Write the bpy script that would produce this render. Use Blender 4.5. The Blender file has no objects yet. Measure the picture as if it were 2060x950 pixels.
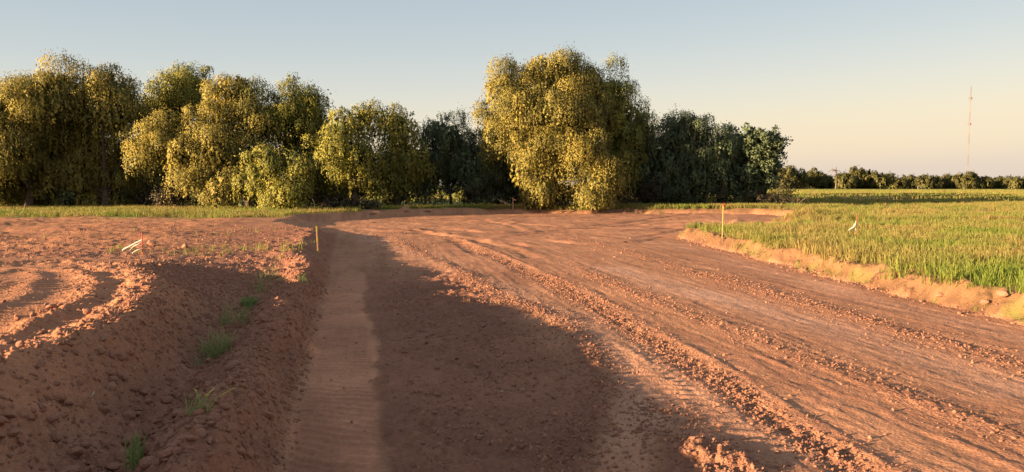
import bpy, math, random
import numpy as np
from mathutils import Vector

random.seed(7)
RNG = np.random.default_rng(7)
S = bpy.context.scene
COL = S.collection

# ------------------------------------------------------------------ camera
F = 1500.0 / 2060.0            # focal length over picture width
PITCH = math.radians(3.89)
CAM_H = 1.65
cam_d = bpy.data.cameras.new("camera")
cam_d.sensor_width = 36.0
cam_d.lens = 36.0 * F
cam_d.clip_start = 0.05
cam_d.clip_end = 20000.0
cam = bpy.data.objects.new("camera", cam_d)
COL.objects.link(cam)
cam.location = (0, 0, CAM_H)
cam.rotation_euler = (math.pi / 2 - PITCH, 0, 0)
S.camera = cam

# ------------------------------------------------------------------ light
SUN_EL = math.radians(8.2)
TH = math.radians(24)          # light travels towards +x, turned this far towards +y
world = bpy.data.worlds.new("World")
S.world = world
world.use_nodes = True
wn = world.node_tree.nodes
wl = world.node_tree.links
wn.clear()
out = wn.new("ShaderNodeOutputWorld")
bg = wn.new("ShaderNodeBackground")
sky = wn.new("ShaderNodeTexSky")
sky.sky_type = 'NISHITA'
sky.sun_disc = False
sky.sun_elevation = SUN_EL
sun_from = Vector((-math.cos(TH), -math.sin(TH)))
sky.sun_rotation = math.atan2(sun_from.x, sun_from.y)
sky.altitude = 100
sky.air_density = 1.0
sky.dust_density = 2.2
sky.ozone_density = 1.2
bg.inputs["Strength"].default_value = 0.10
EXPOSURE = 2.35
# dusty evening air: cream at the horizon, pale blue grey above, blended over the Sky Texture
tco = wn.new("ShaderNodeTexCoord"); sep = wn.new("ShaderNodeSeparateXYZ")
wl.new(tco.outputs["Generated"], sep.inputs[0])
rmp = wn.new("ShaderNodeValToRGB"); cr = rmp.color_ramp; cr.interpolation = 'B_SPLINE'
stops = [(0.0, (0.78, 0.66, 0.57)), (0.022, (0.90, 0.72, 0.54)), (0.06, (0.90, 0.745, 0.53)), (0.09, (0.82, 0.74, 0.59)), (0.13, (0.70, 0.69, 0.63)),
         (0.18, (0.56, 0.61, 0.62)), (0.24, (0.47, 0.54, 0.59)), (0.40, (0.43, 0.50, 0.57)), (1.0, (0.40, 0.47, 0.56))]
while len(cr.elements) < len(stops): cr.elements.new(0.5)
for e_, (p_, c_) in zip(cr.elements, stops): e_.position = p_; e_.color = (*c_, 1)
# a little creamier towards the right of the view, bluer towards the left
ma = wn.new("ShaderNodeMath"); ma.operation = 'MULTIPLY_ADD'; ma.inputs[1].default_value = -0.045
wl.new(sep.outputs["X"], ma.inputs[0]); wl.new(sep.outputs["Z"], ma.inputs[2]); wl.new(ma.outputs[0], rmp.inputs[0])
kk = wn.new("ShaderNodeVectorMath"); kk.operation = 'SCALE'; kk.inputs["Scale"].default_value = 10.0 / 2 ** EXPOSURE
wl.new(rmp.outputs[0], kk.inputs[0])
sm = wn.new("ShaderNodeMix"); sm.data_type = 'RGBA'; sm.inputs["Factor"].default_value = 0.92
wl.new(sky.outputs[0], sm.inputs["A"]); wl.new(kk.outputs[0], sm.inputs["B"])
wl.new(sm.outputs["Result"], bg.inputs[0])
wl.new(bg.outputs[0], out.inputs[0])

sun_d = bpy.data.lights.new("sun", 'SUN')
sun_d.energy = 4.4
sun_d.angle = math.radians(0.6)
sun_d.color = (1.0, 0.71, 0.42)
sun = bpy.data.objects.new("sun", sun_d)
COL.objects.link(sun)
ldir = Vector((math.cos(TH) * math.cos(SUN_EL), math.sin(TH) * math.cos(SUN_EL), -math.sin(SUN_EL)))
sun.rotation_euler = ldir.to_track_quat('-Z', 'Y').to_euler()
sun.location = (-30, -20, 30)

S.view_settings.view_transform = 'Standard'
S.view_settings.look = 'None'
S.view_settings.exposure = EXPOSURE
S.view_settings.gamma = 1.0
S.view_settings.use_curve_mapping = False
S.cycles.max_bounces = 6
S.cycles.transparent_max_bounces = 4
S.cycles.use_denoising = True

# ------------------------------------------------------------------ helpers
def ray(px, py):
    a = (px - 1030) / 1500.0
    b = (475 - py) / 1500.0
    c, s = math.cos(PITCH), math.sin(PITCH)
    return a, c + b * s, -s + b * c

def at_depth(px, py, Y):
    a, f, u = ray(px, py)
    k = Y / f
    return np.array([a * k, Y, CAM_H + u * k])

def on_plane(px, py, z=0.0):
    a, f, u = ray(px, py)
    k = (z - CAM_H) / u
    return (a * k, f * k)

def plan(pts, z=0.0):
    return [on_plane(p[0], p[1], z) for p in pts]

def hash01(ix, iy, seed):
    h = (ix.astype(np.int64) * 374761393 + iy.astype(np.int64) * 668265263 + seed * 1442695041) & 0xffffffff
    h = ((h ^ (h >> 13)) * 1274126177) & 0xffffffff
    h = ((h ^ (h >> 16)) * 2246822519) & 0xffffffff
    h = h ^ (h >> 15)
    return (h & 0xffffff) / float(0x1000000)

def vnoise(x, y, seed=0):
    xi = np.floor(x); yi = np.floor(y)
    fx = x - xi; fy = y - yi
    fx = fx * fx * fx * (fx * (fx * 6 - 15) + 10); fy = fy * fy * fy * (fy * (fy * 6 - 15) + 10)
    a = hash01(xi, yi, seed); b = hash01(xi + 1, yi, seed)
    c = hash01(xi, yi + 1, seed); d = hash01(xi + 1, yi + 1, seed)
    return ((a + (b - a) * fx) * (1 - fy) + (c + (d - c) * fx) * fy) * 2 - 1

def fbm(x, y, seed=0, octs=4, gain=0.5):
    r = 0; amp = 1.0
    for i in range(octs):
        ca, sa = math.cos(0.7 * i + 0.3), math.sin(0.7 * i + 0.3)
        k = 2.03 ** i
        r = r + amp * vnoise((x * ca - y * sa) * k, (x * sa + y * ca) * k, seed + 17 * i)
        amp *= gain
    return r

def clods(x, y, cell, seed, fill=0.8):
    """rounded lumps, one per grid cell; height in units of the cell"""
    X = x / cell; Y = y / cell
    xi = np.floor(X); yi = np.floor(Y)
    best = np.zeros_like(X)
    for dx in (-1, 0, 1):
        for dy in (-1, 0, 1):
            cx = xi + dx; cy = yi + dy
            r = hash01(cx, cy, seed)
            px = cx + hash01(cx, cy, seed + 1); py = cy + hash01(cx, cy, seed + 2)
            rad = 0.25 + 0.5 * r
            an = 0.7 + 0.6 * hash01(cx, cy, seed + 3)
            d2 = ((X - px) ** 2 * an + (Y - py) ** 2 / an) / rad ** 2
            hgt = np.where(hash01(cx, cy, seed + 4) < fill, rad * np.sqrt(np.clip(1 - d2, 0, 1)), 0)
            best = np.maximum(best, hgt)
    return best

def sstep(a, b, x):
    t = np.clip((x - a) / (b - a), 0, 1)
    return t * t * (3 - 2 * t)

def line_ds(x, y, pts):
    """signed distance and arc length to a polyline"""
    bd = np.full(x.shape, 1e9); sg = np.zeros(x.shape); arc = np.zeros(x.shape)
    s0 = 0.0
    for (ax, ay), (bx, by) in zip(pts[:-1], pts[1:]):
        ex, ey = bx - ax, by - ay
        L = math.hypot(ex, ey)
        t = np.clip(((x - ax) * ex + (y - ay) * ey) / (L * L), 0, 1)
        dx = x - (ax + t * ex); dy = y - (ay + t * ey)
        d = np.hypot(dx, dy)
        m = d < bd
        bd = np.where(m, d, bd)
        sg = np.where(m, np.sign(ex * dy - ey * dx), sg)
        arc = np.where(m, s0 + t * L, arc)
        s0 += L
    return bd * sg, arc

def smooth_line(pts, n=4):
    """Catmull-Rom through the points"""
    P = [np.array(p, float) for p in pts]
    P = [2 * P[0] - P[1]] + P + [2 * P[-1] - P[-2]]
    o = []
    for i in range(1, len(P) - 2):
        for k in range(n):
            t = k / n
            a, b, c, d = P[i - 1], P[i], P[i + 1], P[i + 2]
            o.append(tuple(0.5 * (2 * b + (c - a) * t + (2 * a - 5 * b + 4 * c - d) * t * t + (3 * b - a - 3 * c + d) * t ** 3)))
    o.append(tuple(P[-2]))
    return o

def poly_sd(x, y, poly):
    """signed distance to a closed polygon, negative inside"""
    d, _ = line_ds(x, y, poly + [poly[0]])
    d = np.abs(d)
    ins = np.zeros(x.shape, bool)
    n = len(poly)
    for i in range(n):
        ax, ay = poly[i]; bx, by = poly[(i + 1) % n]
        if ay == by: continue
        c = ((ay > y) != (by > y)) & (x < (bx - ax) * (y - ay) / (by - ay) + ax)
        ins ^= c
    return np.where(ins, -d, d)

# ------------------------------------------------------------------ terrain
ROAD = [(-0.42 + 0.217 * 14, -14), (-0.42, 0), (-1.36, 4.35), (-2.06, 7.5), (-3.28, 13.2), (-4.6, 19), (-5.45, 23.2), (-6.6, 25.6),
        (-8.3, 28.5), (-9.0, 31.5), (-8.6, 35), (-6.8, 38.5), (-4.2, 41.5), (-1, 43.2), (6, 44.0), (11, 43.5), (14.8, 42.0), (14.9, 39.5), (13.7, 36),
        (12.5, 33), (11.3, 30), (10.0, 27.5), (8.3, 25.2), (6.6, 24.6), (5.3, 23.6), (5.3, 21), (5.5, 16), (5.75, 12), (6.1, 8.9), (6.3, 4), (6.5, -14)]

L_A = smooth_line(plan([(900, 478), (960, 500), (1060, 545), (1180, 602), (1240, 640), (1345, 702), (1420, 752), (1500, 806), (1610, 878), (1715, 945), (1850, 1040)]))
L_A0 = smooth_line(plan([(790, 482), (850, 512), (930, 552), (1000, 592)]))
L_W2 = smooth_line(plan([(1000, 596), (1110, 640), (1180, 700), (1212, 770), (1190, 850), (1120, 960)]))
L_T1 = smooth_line(plan([(715, 470), (800, 500), (900, 537), (1000, 580), (1110, 630), (1225, 700), (1280, 770), (1270, 860), (1240, 960)]))
L_T2 = smooth_line(plan([(1180, 655), (1290, 722), (1400, 790), (1520, 870), (1640, 960)]))
L_P = smooth_line(plan([(1325, 830), (1370, 880), (1440, 930), (1560, 1000)]))
L_B = smooth_line(plan([(1150, 530), (1250, 580), (1350, 618), (1480, 665), (1600, 712), (1750, 770), (1900, 828), (2150, 925)]))
L_C = smooth_line(plan([(1100, 462), (1180, 485), (1300, 518), (1400, 548), (1550, 592), (1700, 634), (1850, 680), (2150, 770)]))
L_D = smooth_line(plan([(1480, 690), (1600, 748), (1700, 795), (1850, 862), (2100, 960)]))
L_E = smooth_line(plan([(1190, 470), (1300, 500), (1450, 545), (1620, 585), (1800, 632), (2100, 715)]))
L_S = smooth_line(plan([(1200, 530), (1350, 575), (1500, 615), (1700, 668), (1900, 735), (2150, 815)]))
L_F = smooth_line(plan([(1230, 468), (1400, 505), (1600, 562), (1800, 612), (2150, 705)]))
FAR_RUTS = [smooth_line(plan(p)) for p in (
    [(700, 452), (820, 446), (960, 448), (1080, 444)],
    [(760, 470), (900, 462), (1010, 470), (1140, 462), (1300, 452)],
    [(960, 440), (1060, 452), (1180, 456), (1320, 440)],
    [(1000, 480), (1100, 470), (1250, 466), (1370, 458)],
    [(880, 436), (1000, 438), (1150, 434), (1290, 430)],
    [(820, 462), (900, 478), (940, 496), (960, 510)],
    [(1180, 470), (1260, 478), (1340, 470), (1400, 455)],
    [(700, 462), (850, 470), (990, 490), (1080, 520)],
    [(740, 444), (830, 440), (940, 444), (1020, 452), (1060, 470)], [(1080, 482), (1180, 492), (1290, 486), (1340, 474)],
    [(1120, 444), (1230, 448), (1330, 445), (1420, 438)], [(860, 492), (920, 486), (1000, 488), (1090, 500)],
    [(930, 430), (1040, 430), (1130, 427)], [(1200, 438), (1300, 441), (1390, 432), (1500, 431)])]
ARC_C = (6.6, 31.5)
ZM = 0.50
ZM = 0.60
def uncurl(pts, z=ZM): return smooth_line(plan(pts, z))
L_RIM = uncurl([(-130, 530), (0, 514), (90, 509), (170, 513), (240, 528), (283, 556), (285, 585), (250, 625), (180, 660), (100, 690), (0, 736), (-130, 800), (-400, 960)])
L_RIM2 = uncurl([(-60, 560), (30, 540), (110, 538), (165, 546), (192, 562), (190, 585), (150, 612), (95, 640), (0, 690), (-100, 740), (-350, 880)])
L_RIM3 = uncurl([(-60, 530), (30, 527), (70, 540), (80, 560), (60, 585), (0, 612), (-120, 660)])
L_LUG = uncurl([(-120, 575), (10, 568), (75, 580), (95, 600), (70, 630), (0, 662), (-120, 710)])

def bank_top(x, y):
    f = 0.27 + 0.04 * sstep(2, 8, x)
    return f

def terrain(x, y, detail=True, want_cols=False):
    """height of the ground, and what covers it"""
    near = y < 60
    u = x + 0.42 + 0.217 * y
    wob = (0.10 * fbm(x * 1.1, y * 1.1, 3, 3) + 0.05 * (x > 3) * fbm(x * 4.3, y * 4.3, 4, 3)) * sstep(60, 40, y)
    sd = poly_sd(x, y, ROAD) + wob * (0.6 + 0.6 * (x > 3)) + sstep(24, 30, y) * sstep(80, 60, y) * (0.9 * vnoise(x * 0.45, y * 0.45, 7) + 0.4 * vnoise(x * 1.1, y * 1.1, 9))
    right = sstep(2, 5, x) * sstep(26, 23, y)
    width = 0.75 - (0.36 + 0.1 * vnoise(x * 0.7, y * 0.7, 99)) * right
    top = bank_top(x, y)
    base = top * sstep(0, 1, sd / width) + 0 * x
    # far berm round the back of the clearing, left side
    farleft = sstep(3, -4, x) * sstep(26, 31, y)
    base += 0.08 * sstep(2, -4, x) * sstep(29, 35, y) * np.exp(-((sd - 1.0) / 0.8) ** 2) * (1 + 0.5 * vnoise(x * 0.9, y * 0.9, 5))
    # heap at the right end of the clearing
    base += 0.26 * np.exp(-(((x - 12.4) / 1.3) ** 2 + ((y - 31.5) / 1.0) ** 2)) * (1 + 0.3 * vnoise(x * 1.3, y * 1.3, 6))
    base += 0.26 * np.exp(-(((x - 9.3) / 0.8) ** 2 + ((y - 30.0) / 0.7) ** 2)) + 0.12 * np.exp(-(((x - 7.4) / 1.2) ** 2 + ((y - 31.0) / 0.5) ** 2))
    # left side: berm, trough and mound of spoil
    uc = np.interp(y, [-5, 4.3, 6.0, 8.3, 9.8, 11.5, 14.5], [-2.0, -1.62, -1.38, -1.80, -2.45, -3.1, -3.5])
    Hm = np.interp(y, [-5, 4, 8, 10.5, 12.5, 15], [0.58, 0.63, 0.635, 0.55, 0.43, 0.32])
    ridge = np.interp(y, [-5, 6, 10, 14], [0.31, 0.34, 0.32, 0.29]) * (1 + 0.25 * vnoise(x * 0.6, y * 1.3, 8))
    trough = np.interp(y, [-5, 5, 9, 12, 15], [0.06, 0.08, 0.13, 0.21, 0.30])
    t1 = sstep(0.05, -0.38, u + wob * 0.7); t2 = sstep(-0.38, -0.85, u + wob * 0.7)
    t3 = np.clip((-0.85 - u) / np.maximum(-0.85 - uc, 0.2), 0, 1)
    t3 = t3 * t3 * (3 - 2 * t3)
    prof = ridge * t1
    prof = prof + (trough - ridge) * t2
    prof = prof + (Hm - 0.035 - trough) * t3
    wy = sstep(17.5, 12.5, y) * (u < 0.3)
    h = np.where(u < 0.3, base * (1 - wy) + prof * wy, base)
    # mound beyond the stake on the verge keeps the trench in shade
    h += 0.05 * sstep(0.1, -0.3, u) * sstep(-1.4, -0.5, u) * sstep(12, 15, y) * sstep(27, 22, y)
    # flat outline of zones
    inroad = sstep(0.10, -0.12, sd)
    leftside = sstep(0.08, -0.10, u) * sstep(30, 22, y)
    loose = np.zeros_like(h); pale = np.zeros_like(h); dark = np.zeros_like(h); grit = np.zeros_like(h)
    if not detail:
        return h, sd, u
    fade = lambda d0, d1: sstep(d1, d0, y)
    # tread of the wheel strip along the berm foot
    tread = sstep(0.0, 0.08, u) * sstep(0.64, 0.57, u + 0.03 * vnoise(x * 5, y * 5, 17)) * sstep(24, 14, y) * (x < 2)
    ty = y + 0.25 * u + 0.05 * vnoise(x * 2.1, y * 1.2, 18) + 0.02 * vnoise(x * 7, y * 7, 19)
    tri = np.abs(((ty / 0.12) % 1) * 2 - 1)
    keep = 0.25 + 0.75 * sstep(-0.4, 0.3, vnoise(x * 1.7, y * 1.1, 20))
    h += tread * 0.014 * (sstep(0.25, 0.75, tri) - 0.5) * keep * sstep(16, 11, y)
    tread_ink = tread * keep * sstep(0.3, 0.7, tri) * sstep(14, 9, y)
    # broad unevenness
    outside = 1 - inroad
    h += 0.020 * fbm(x * 0.5, y * 0.5, 21, 3) * outside * sstep(80, 50, y) + 0.006 * fbm(x * 0.5, y * 0.7, 22, 3) * inroad
    midleft = sstep(14, 17, y) * sstep(44, 36, y) * sstep(-2, -5, u)
    h += 0.085 * midleft * np.clip(fbm(x * 0.22, y * 0.33, 25, 2), -0.4, 1)
    h += 0.030 * midleft * fbm(x * 0.9, y * 2.6, 26, 4, 0.6)
    farroad = sstep(17, 26, y) * inroad
    ca, sa = math.cos(-0.25), math.sin(-0.25)
    xr, yr = x * ca - y * sa, x * sa + y * ca
    h += 0.022 * farroad * fbm(x * 1.0 + 3, y * 2.4, 31, 4, 0.6) + 0.03 * farroad * np.clip(fbm(x * 0.35, y * 0.5, 33, 2) - 0.25, 0, 1)
    # lengthwise streaks on the compacted road
    ur = (x + 0.19 * y)
    h += 0.0035 * fbm(ur * 5.0, y * 0.35, 35, 3) * inroad * fade(25, 40)
    h += 0.0028 * fbm(ur * 16.0, y * 1.6, 37, 3) * inroad * fade(18, 30)
    h += 0.0035 * fbm(x * 9, y * 9, 36, 4, 0.6) * inroad * fade(14, 24)

    def feat(L, amp, w, zone=None, wt=1.0, lug=0.0, lam=0.16, halfw=0.2, skew=1.2, n=0.5):
        nonlocal h, loose, pale, dark, grit
        xs = [p[0] for p in L]; ys = [p[1] for p in L]
        m = (x > min(xs) - 1.2) & (x < max(xs) + 1.2) & (y > min(ys) - 1.2) & (y < max(ys) + 1.2)
        if not m.any(): return
        xx, yy = x[m], y[m]
        d, s = line_ds(xx, yy, L)
        d = d + 0.05 * vnoise(xx * 2.2, yy * 2.2, 41)
        g = np.exp(-(d / w) ** 2)
        tot = s.max()
        ends = sstep(0, 1.2, s) * sstep(tot, tot - 0.4, s)
        g = g * ends
        h[m] += amp * g * (1 + n * vnoise(xx * 3.1, yy * 3.1, 42))
        if lug:
            band = sstep(halfw, halfw - 0.04, np.abs(d)) * ends
            ph = (s + skew * np.abs(d) * 0.5 + 0.03 * vnoise(xx * 3, yy * 3, 43)) / lam
            tri = np.abs((ph % 1) * 2 - 1)
            keep = 0.35 + 0.65 * sstep(-0.5, 0.3, vnoise(xx * 1.3, yy * 1.3, 44))
            h[m] += band * lug * (sstep(0.3, 0.7, tri) - 0.5) * keep
        if zone == 'grit': grit[m] = np.maximum(grit[m], g * wt)
        if zone == 'pale': pale[m] = np.maximum(pale[m], g * wt)
        if zone == 'dark': dark[m] = np.maximum(dark[m], g * wt)

    feat(L_A, -0.022, 0.17, 'grit', 1.0, n=0.3)
    feat([(p[0] + 0.24, p[1] + 0.04) for p in L_A], 0.010, 0.07, None, n=0.6)
    feat(L_A0, 0.012, 0.16, 'grit', 0.8)
    feat(L_W2, 0.010, 0.17, 'grit', 0.9)
    feat(L_P, 0.040, 0.22, 'grit', 1.0)
    feat(L_B, 0.008, 0.24, 'grit', 0.7)
    feat(L_C, 0.010, 0.30, 'grit', 0.75)
    feat(L_T1, 0.006, 0.34, 'pale', 0.5, lug=0.016, lam=0.13, halfw=0.33, skew=0.5)
    feat(L_T2, 0.004, 0.26, 'pale', 0.4, lug=0.011, lam=0.14, halfw=0.26, skew=0.5)
    feat(L_D, 0.006, 0.05, 'dark', 0.5, n=1.4)
    feat(L_E, 0.005, 0.06, 'dark', 0.5, n=1.4)
    feat(L_S, -0.004, 0.42, 'pale', 1.0)
    feat(L_F, -0.006, 0.30, 'pale', 0.45, lug=0.004, lam=0.2, halfw=0.22)
    for k, L in enumerate(FAR_RUTS):
        feat(L, -0.03, 0.22, 'dark', 0.3)
        L2 = [(p[0] + 0.1, p[1] + 0.55) for p in L]
        feat(L2, 0.022, 0.25, 'grit', 0.4)
    ra = np.hypot(x - ARC_C[0], (y - ARC_C[1]) * 0.9)
    arcs = sstep(5.2, 4.6, ra) * sstep(0.8, 1.6, ra) * sstep(ARC_C[0] - 1, ARC_C[0] + 1.2, x) * inroad
    h += 0.045 * arcs * np.sin(ra * 2 * math.pi / 0.85 + 0.5 * vnoise(x, y, 45))
    # left mound: rims pushed up by a turning machine
    lm = sstep(14.5, 12.5, y) * sstep(-0.9, -1.5, u)
    feat(L_RIM3, 0.020, 0.12, 'grit', 0.15)
    feat(L_RIM, 0.042, 0.22, 'grit', 0.40, n=0.35)
    feat(L_RIM2, 0.034, 0.12, 'grit', 0.25, n=0.3)
    L_GR = uncurl([(60, 524), (150, 530), (215, 548), (232, 575), (205, 610), (140, 645), (60, 682), (0, 708), (-120, 765)])
    feat(L_GR, -0.03, 0.20, 'pale', 0.3, lug=0.008, lam=0.15, halfw=0.18)
    feat(L_LUG, -0.012, 0.34, 'pale', 0.5, lug=0.016, lam=0.15, halfw=0.36, skew=0.4)
    rim_in, _ = line_ds(x, y, L_RIM)
    # cover of clods
    loose = np.maximum(loose, leftside * (0.55 + 0.3 * sstep(-1.9, -1.2, u)) * np.clip(1 - 0.8 * sstep(0.5, 0.8, np.abs(rim_in)) * (u < uc) * (y < 13), 0.05, 1))
    edge_w = 0.07 * vnoise(x * 1.2, y * 0.9, 55) + 0.035 * vnoise(x * 6, y * 6, 56)
    midpatch = sstep(0.56, 0.68, u + edge_w) * sstep(3.0, 2.1, u) * sstep(17, 12, y)
    d1, _ = line_ds(x, y, L_T1)
    midpatch = midpatch * (x < 3) * sstep(0.1, 0.3, np.abs(d1))
    loose = np.maximum(loose, 0.75 * midpatch)
    loose = np.maximum(loose, 0.5 * midleft)
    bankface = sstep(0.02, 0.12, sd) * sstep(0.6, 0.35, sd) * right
    foot = np.exp(-((sd + 0.08) / 0.16) ** 2) * (1 - inroad * 0.0)
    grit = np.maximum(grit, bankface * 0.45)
    grit = np.maximum(grit, 0.55 * foot * sstep(30, 20, y) * (0.5 + 0.5 * right))
    scatter = sstep(0.1, 0.8, fbm(x * 0.8, y * 0.8, 47, 3))
    grit = np.maximum(grit, 0.25 * scatter * inroad * sstep(2.3, 2.8, u))
    lumpy = np.maximum(grit, loose)
    lump_n = lumpy * (0.45 + 0.55 * sstep(-0.4, 0.5, fbm(x * 1.6, y * 1.6, 51, 3)))
    nb = near & (lump_n > 0.02)
    xx, yy, ln, gg, ll = x[nb], y[nb], lump_n[nb], grit[nb], loose[nb]
    f1 = sstep(14, 9, yy); f2 = sstep(24, 15, yy); f3 = sstep(60, 40, yy)
    add = 0.045 * 0.62 * clods(xx, yy, 0.045, 61, 0.85) * f1 * (0.5 * gg + 0.85 * ll)
    add += 0.09 * 0.50 * clods(xx, yy, 0.09, 71, 0.55) * f2 * (0.5 * gg + 0.85 * ll) * ln * 1.5
    add += 0.22 * 0.28 * clods(xx, yy, 0.22, 81, 0.35) * f3 * (ll + 0.2 * gg) * ln
    add += 0.020 * ll * fbm(xx * 3.5, yy * 3.5, 91, 3) * f3
    add += 0.035 * ll * (0.35 - np.abs(fbm(xx * 4.5, yy * 4.5, 93, 4, 0.6))) * f2
    h[nb] += add
    # lumps of the cut bank
    h += bankface * (0.05 * fbm(x * 3, y * 3, 95, 4, 0.6) + 0.05 * (clods(x, y, 0.16, 97, 0.6) - 0.2))
    h += 0.03 * right * sstep(0.3, 0.5, sd) * sstep(1.6, 0.8, sd) * fbm(x * 2.5, y * 2.5, 98, 3)
    if not want_cols:
        return h, sd, u
    # ---- colours (what the soil itself looks like)
    def c3(r, g, b): return np.array([r * 1.10, g * 1.05, b * 0.98])
    C_pack = c3(0.335, 0.172, 0.106); C_pale = c3(0.38, 0.222, 0.162); C_dark = c3(0.19, 0.088, 0.058)
    C_loose = c3(0.235, 0.112, 0.075); C_plat = c3(0.335, 0.160, 0.092); C_field = c3(0.20, 0.115, 0.060)
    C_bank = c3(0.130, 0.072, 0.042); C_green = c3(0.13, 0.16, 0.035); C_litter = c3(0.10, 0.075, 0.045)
    n1 = fbm(x * 0.7, y * 0.7, 101, 4)[:, None]; n2 = fbm(ur * 2.2, y * 0.25, 103, 4)[:, None]; n3 = fbm(x * 3, y * 3, 105, 3)[:, None]
    col = np.ones((len(x), 3)) * C_pack
    def mix(c, w):
        nonlocal col
        w = np.clip(w, 0, 1)
        if w.ndim == 1: w = w[:, None]
        col = col * (1 - w) + c * w
    mix(C_dark * 1.15, 0.35 * sstep(-0.2, 0.9, n2 + 0.4 * n3))
    mix(C_dark, 0.4 * sstep(0.0, 0.9, fbm(ur * 9, y * 0.9, 109, 4)[:, None]))
    mix(C_pale, pale[:, None] * (0.85 + 0.3 * n1))
    mix(C_dark, grit * 0.45)
    mix(C_dark, dark * 0.5)
    mix(C_loose * 0.85, midpatch * 0.9)
    strip = sstep(0.0, 0.10, u + 0.04 * n3[:, 0]) * sstep(0.64, 0.55, u + edge_w) * (0.75 + 0.25 * sstep(-0.5, 0.3, vnoise(x * 2.5, y * 1.6, 57))) * sstep(12.3, 10.6, y)
    mix(C_pack * np.array([1.10, 1.02, 1.0]), strip * (0.70 + 0.35 * n1[:, 0] + 0.3 * n3[:, 0]))
    mix(C_dark * 1.2, tread_ink * 0.80 * (0.6 + 0.4 * n1[:, 0]))
    mix(C_pack * 1.1, tread * sstep(0.1, 0.6, fbm(x * 1.5, y * 8, 113, 3)) * 0.35)
    trackdark = sstep(0.0, 0.10, u) * sstep(0.40, 0.25, u) * sstep(6.5, 5.2, y + 2.5 * u) * 0.7
    mix(C_loose, trackdark)
    mix(C_loose, leftside * 0.92)
    mix(C_plat, leftside * sstep(0.1, 0.5, rim_in * np.sign(1)) * 0.0 + lm * sstep(-0.9, 0.0, uc - u) * 0.75)
    mix(C_plat * 0.92, midleft * 0.7)
    fieldm = sstep(0.10, 0.35, sd) * sstep(-10, -6, u + 0 * x) * (x > 2)
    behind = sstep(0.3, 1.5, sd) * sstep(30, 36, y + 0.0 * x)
    leftgr = sstep(29.5, 32.5, y + 0.10 * x + 1.2 * n1[:, 0]) * (x < 2) * sstep(0.5, 2.0, sd)
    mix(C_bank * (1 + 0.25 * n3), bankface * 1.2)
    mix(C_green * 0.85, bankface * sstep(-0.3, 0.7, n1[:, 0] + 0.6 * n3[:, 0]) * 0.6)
    mix(C_field, fieldm)
    mix(C_field, behind)
    mix(C_green, leftgr * 0.75)
    far = sstep(60, 110, y)
    mix(C_green * 1.05, far * (0.9 - 0.35 * sstep(0, 0.8, fbm(x * 0.02, y * 0.06, 107, 3))))
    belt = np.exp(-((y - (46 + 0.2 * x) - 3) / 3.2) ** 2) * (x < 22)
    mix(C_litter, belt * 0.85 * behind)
    col = col * (1 + 0.10 * n1 + 0.06 * n3)
    rough = np.clip(lumpy, 0, 1)
    return h, sd, u, col, rough, strip

def height_at(xs, ys):
    xs = np.atleast_1d(np.asarray(xs, float)); ys = np.atleast_1d(np.asarray(ys, float))
    return terrain(xs.copy(), ys.copy())[0]

def gz(x, y):
    return float(height_at([x], [y])[0])

def ground_pt(px, py):
    """the point of the ground seen at a pixel"""
    a, f, u = ray(px, py)
    ks = 3.5 * 1.006 ** np.arange(520)
    X, Y, Z = a * ks, f * ks, CAM_H + u * ks
    hh = height_at(X, Y)
    i = int(np.argmax(Z <= hh)) if (Z <= hh).any() else len(ks) - 1
    return X[i], Y[i], hh[i]

# rows and columns of the sheet: fine near the camera, coarse towards the horizon
ROWK, NCOL = 0.0031, 860
ys = list(np.linspace(-14, 2.2, 30))
y = 2.2
while y < 3.6: y += 0.03; ys.append(y)
while y < 80:
    y += ROWK * y * (1 + y / 30); ys.append(y)
while y < 6000:
    y *= 1.035; ys.append(y)
ys = np.array(ys)
tc = np.linspace(-0.76, 0.76, NCOL)
gap = 1.06 ** np.arange(1, 46) * (tc[1] - tc[0])
right_t = tc[-1] + np.cumsum(gap)
tt = np.concatenate([-right_t[::-1], tc, right_t])
wid = np.where(ys > 2.2, ys + 1.2, 3.4 + (2.2 - ys) * 0.3)
GX = tt[None, :] * wid[:, None]
GY = np.repeat(ys[:, None], len(tt), 1)
nr, nc = GX.shape
hz, sdv, uv, colr, rough, stripm = terrain(GX.ravel().copy(), GY.ravel().copy(), True, True)

def mesh_from(name, verts, faces_flat, nper, mat, smooth=True, parent=None):
    me = bpy.data.meshes.new(name)
    nv = len(verts); nf = len(faces_flat) // nper
    me.vertices.add(nv); me.vertices.foreach_set("co", np.asarray(verts, np.float32).ravel())
    me.loops.add(nf * nper); me.loops.foreach_set("vertex_index", np.asarray(faces_flat, np.int32))
    me.polygons.add(nf); me.polygons.foreach_set("loop_start", np.arange(0, nf * nper, nper, dtype=np.int32))
    me.polygons.foreach_set("use_smooth", np.full(nf, smooth, bool))
    me.update(calc_edges=True)
    if mat: me.materials.append(mat)
    o = bpy.data.objects.new(name, me)
    COL.objects.link(o)
    if parent: o.parent = parent
    return o

# ------------------------------------------------------------------ materials
def new_mat(name):
    m = bpy.data.materials.new(name); m.use_nodes = True
    n = m.node_tree.nodes; l = m.node_tree.links
    b = n["Principled BSDF"]
    b.inputs["Roughness"].default_value = 0.9
    b.inputs["Specular IOR Level"].default_value = 0.15
    return m, n, l, b

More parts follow.
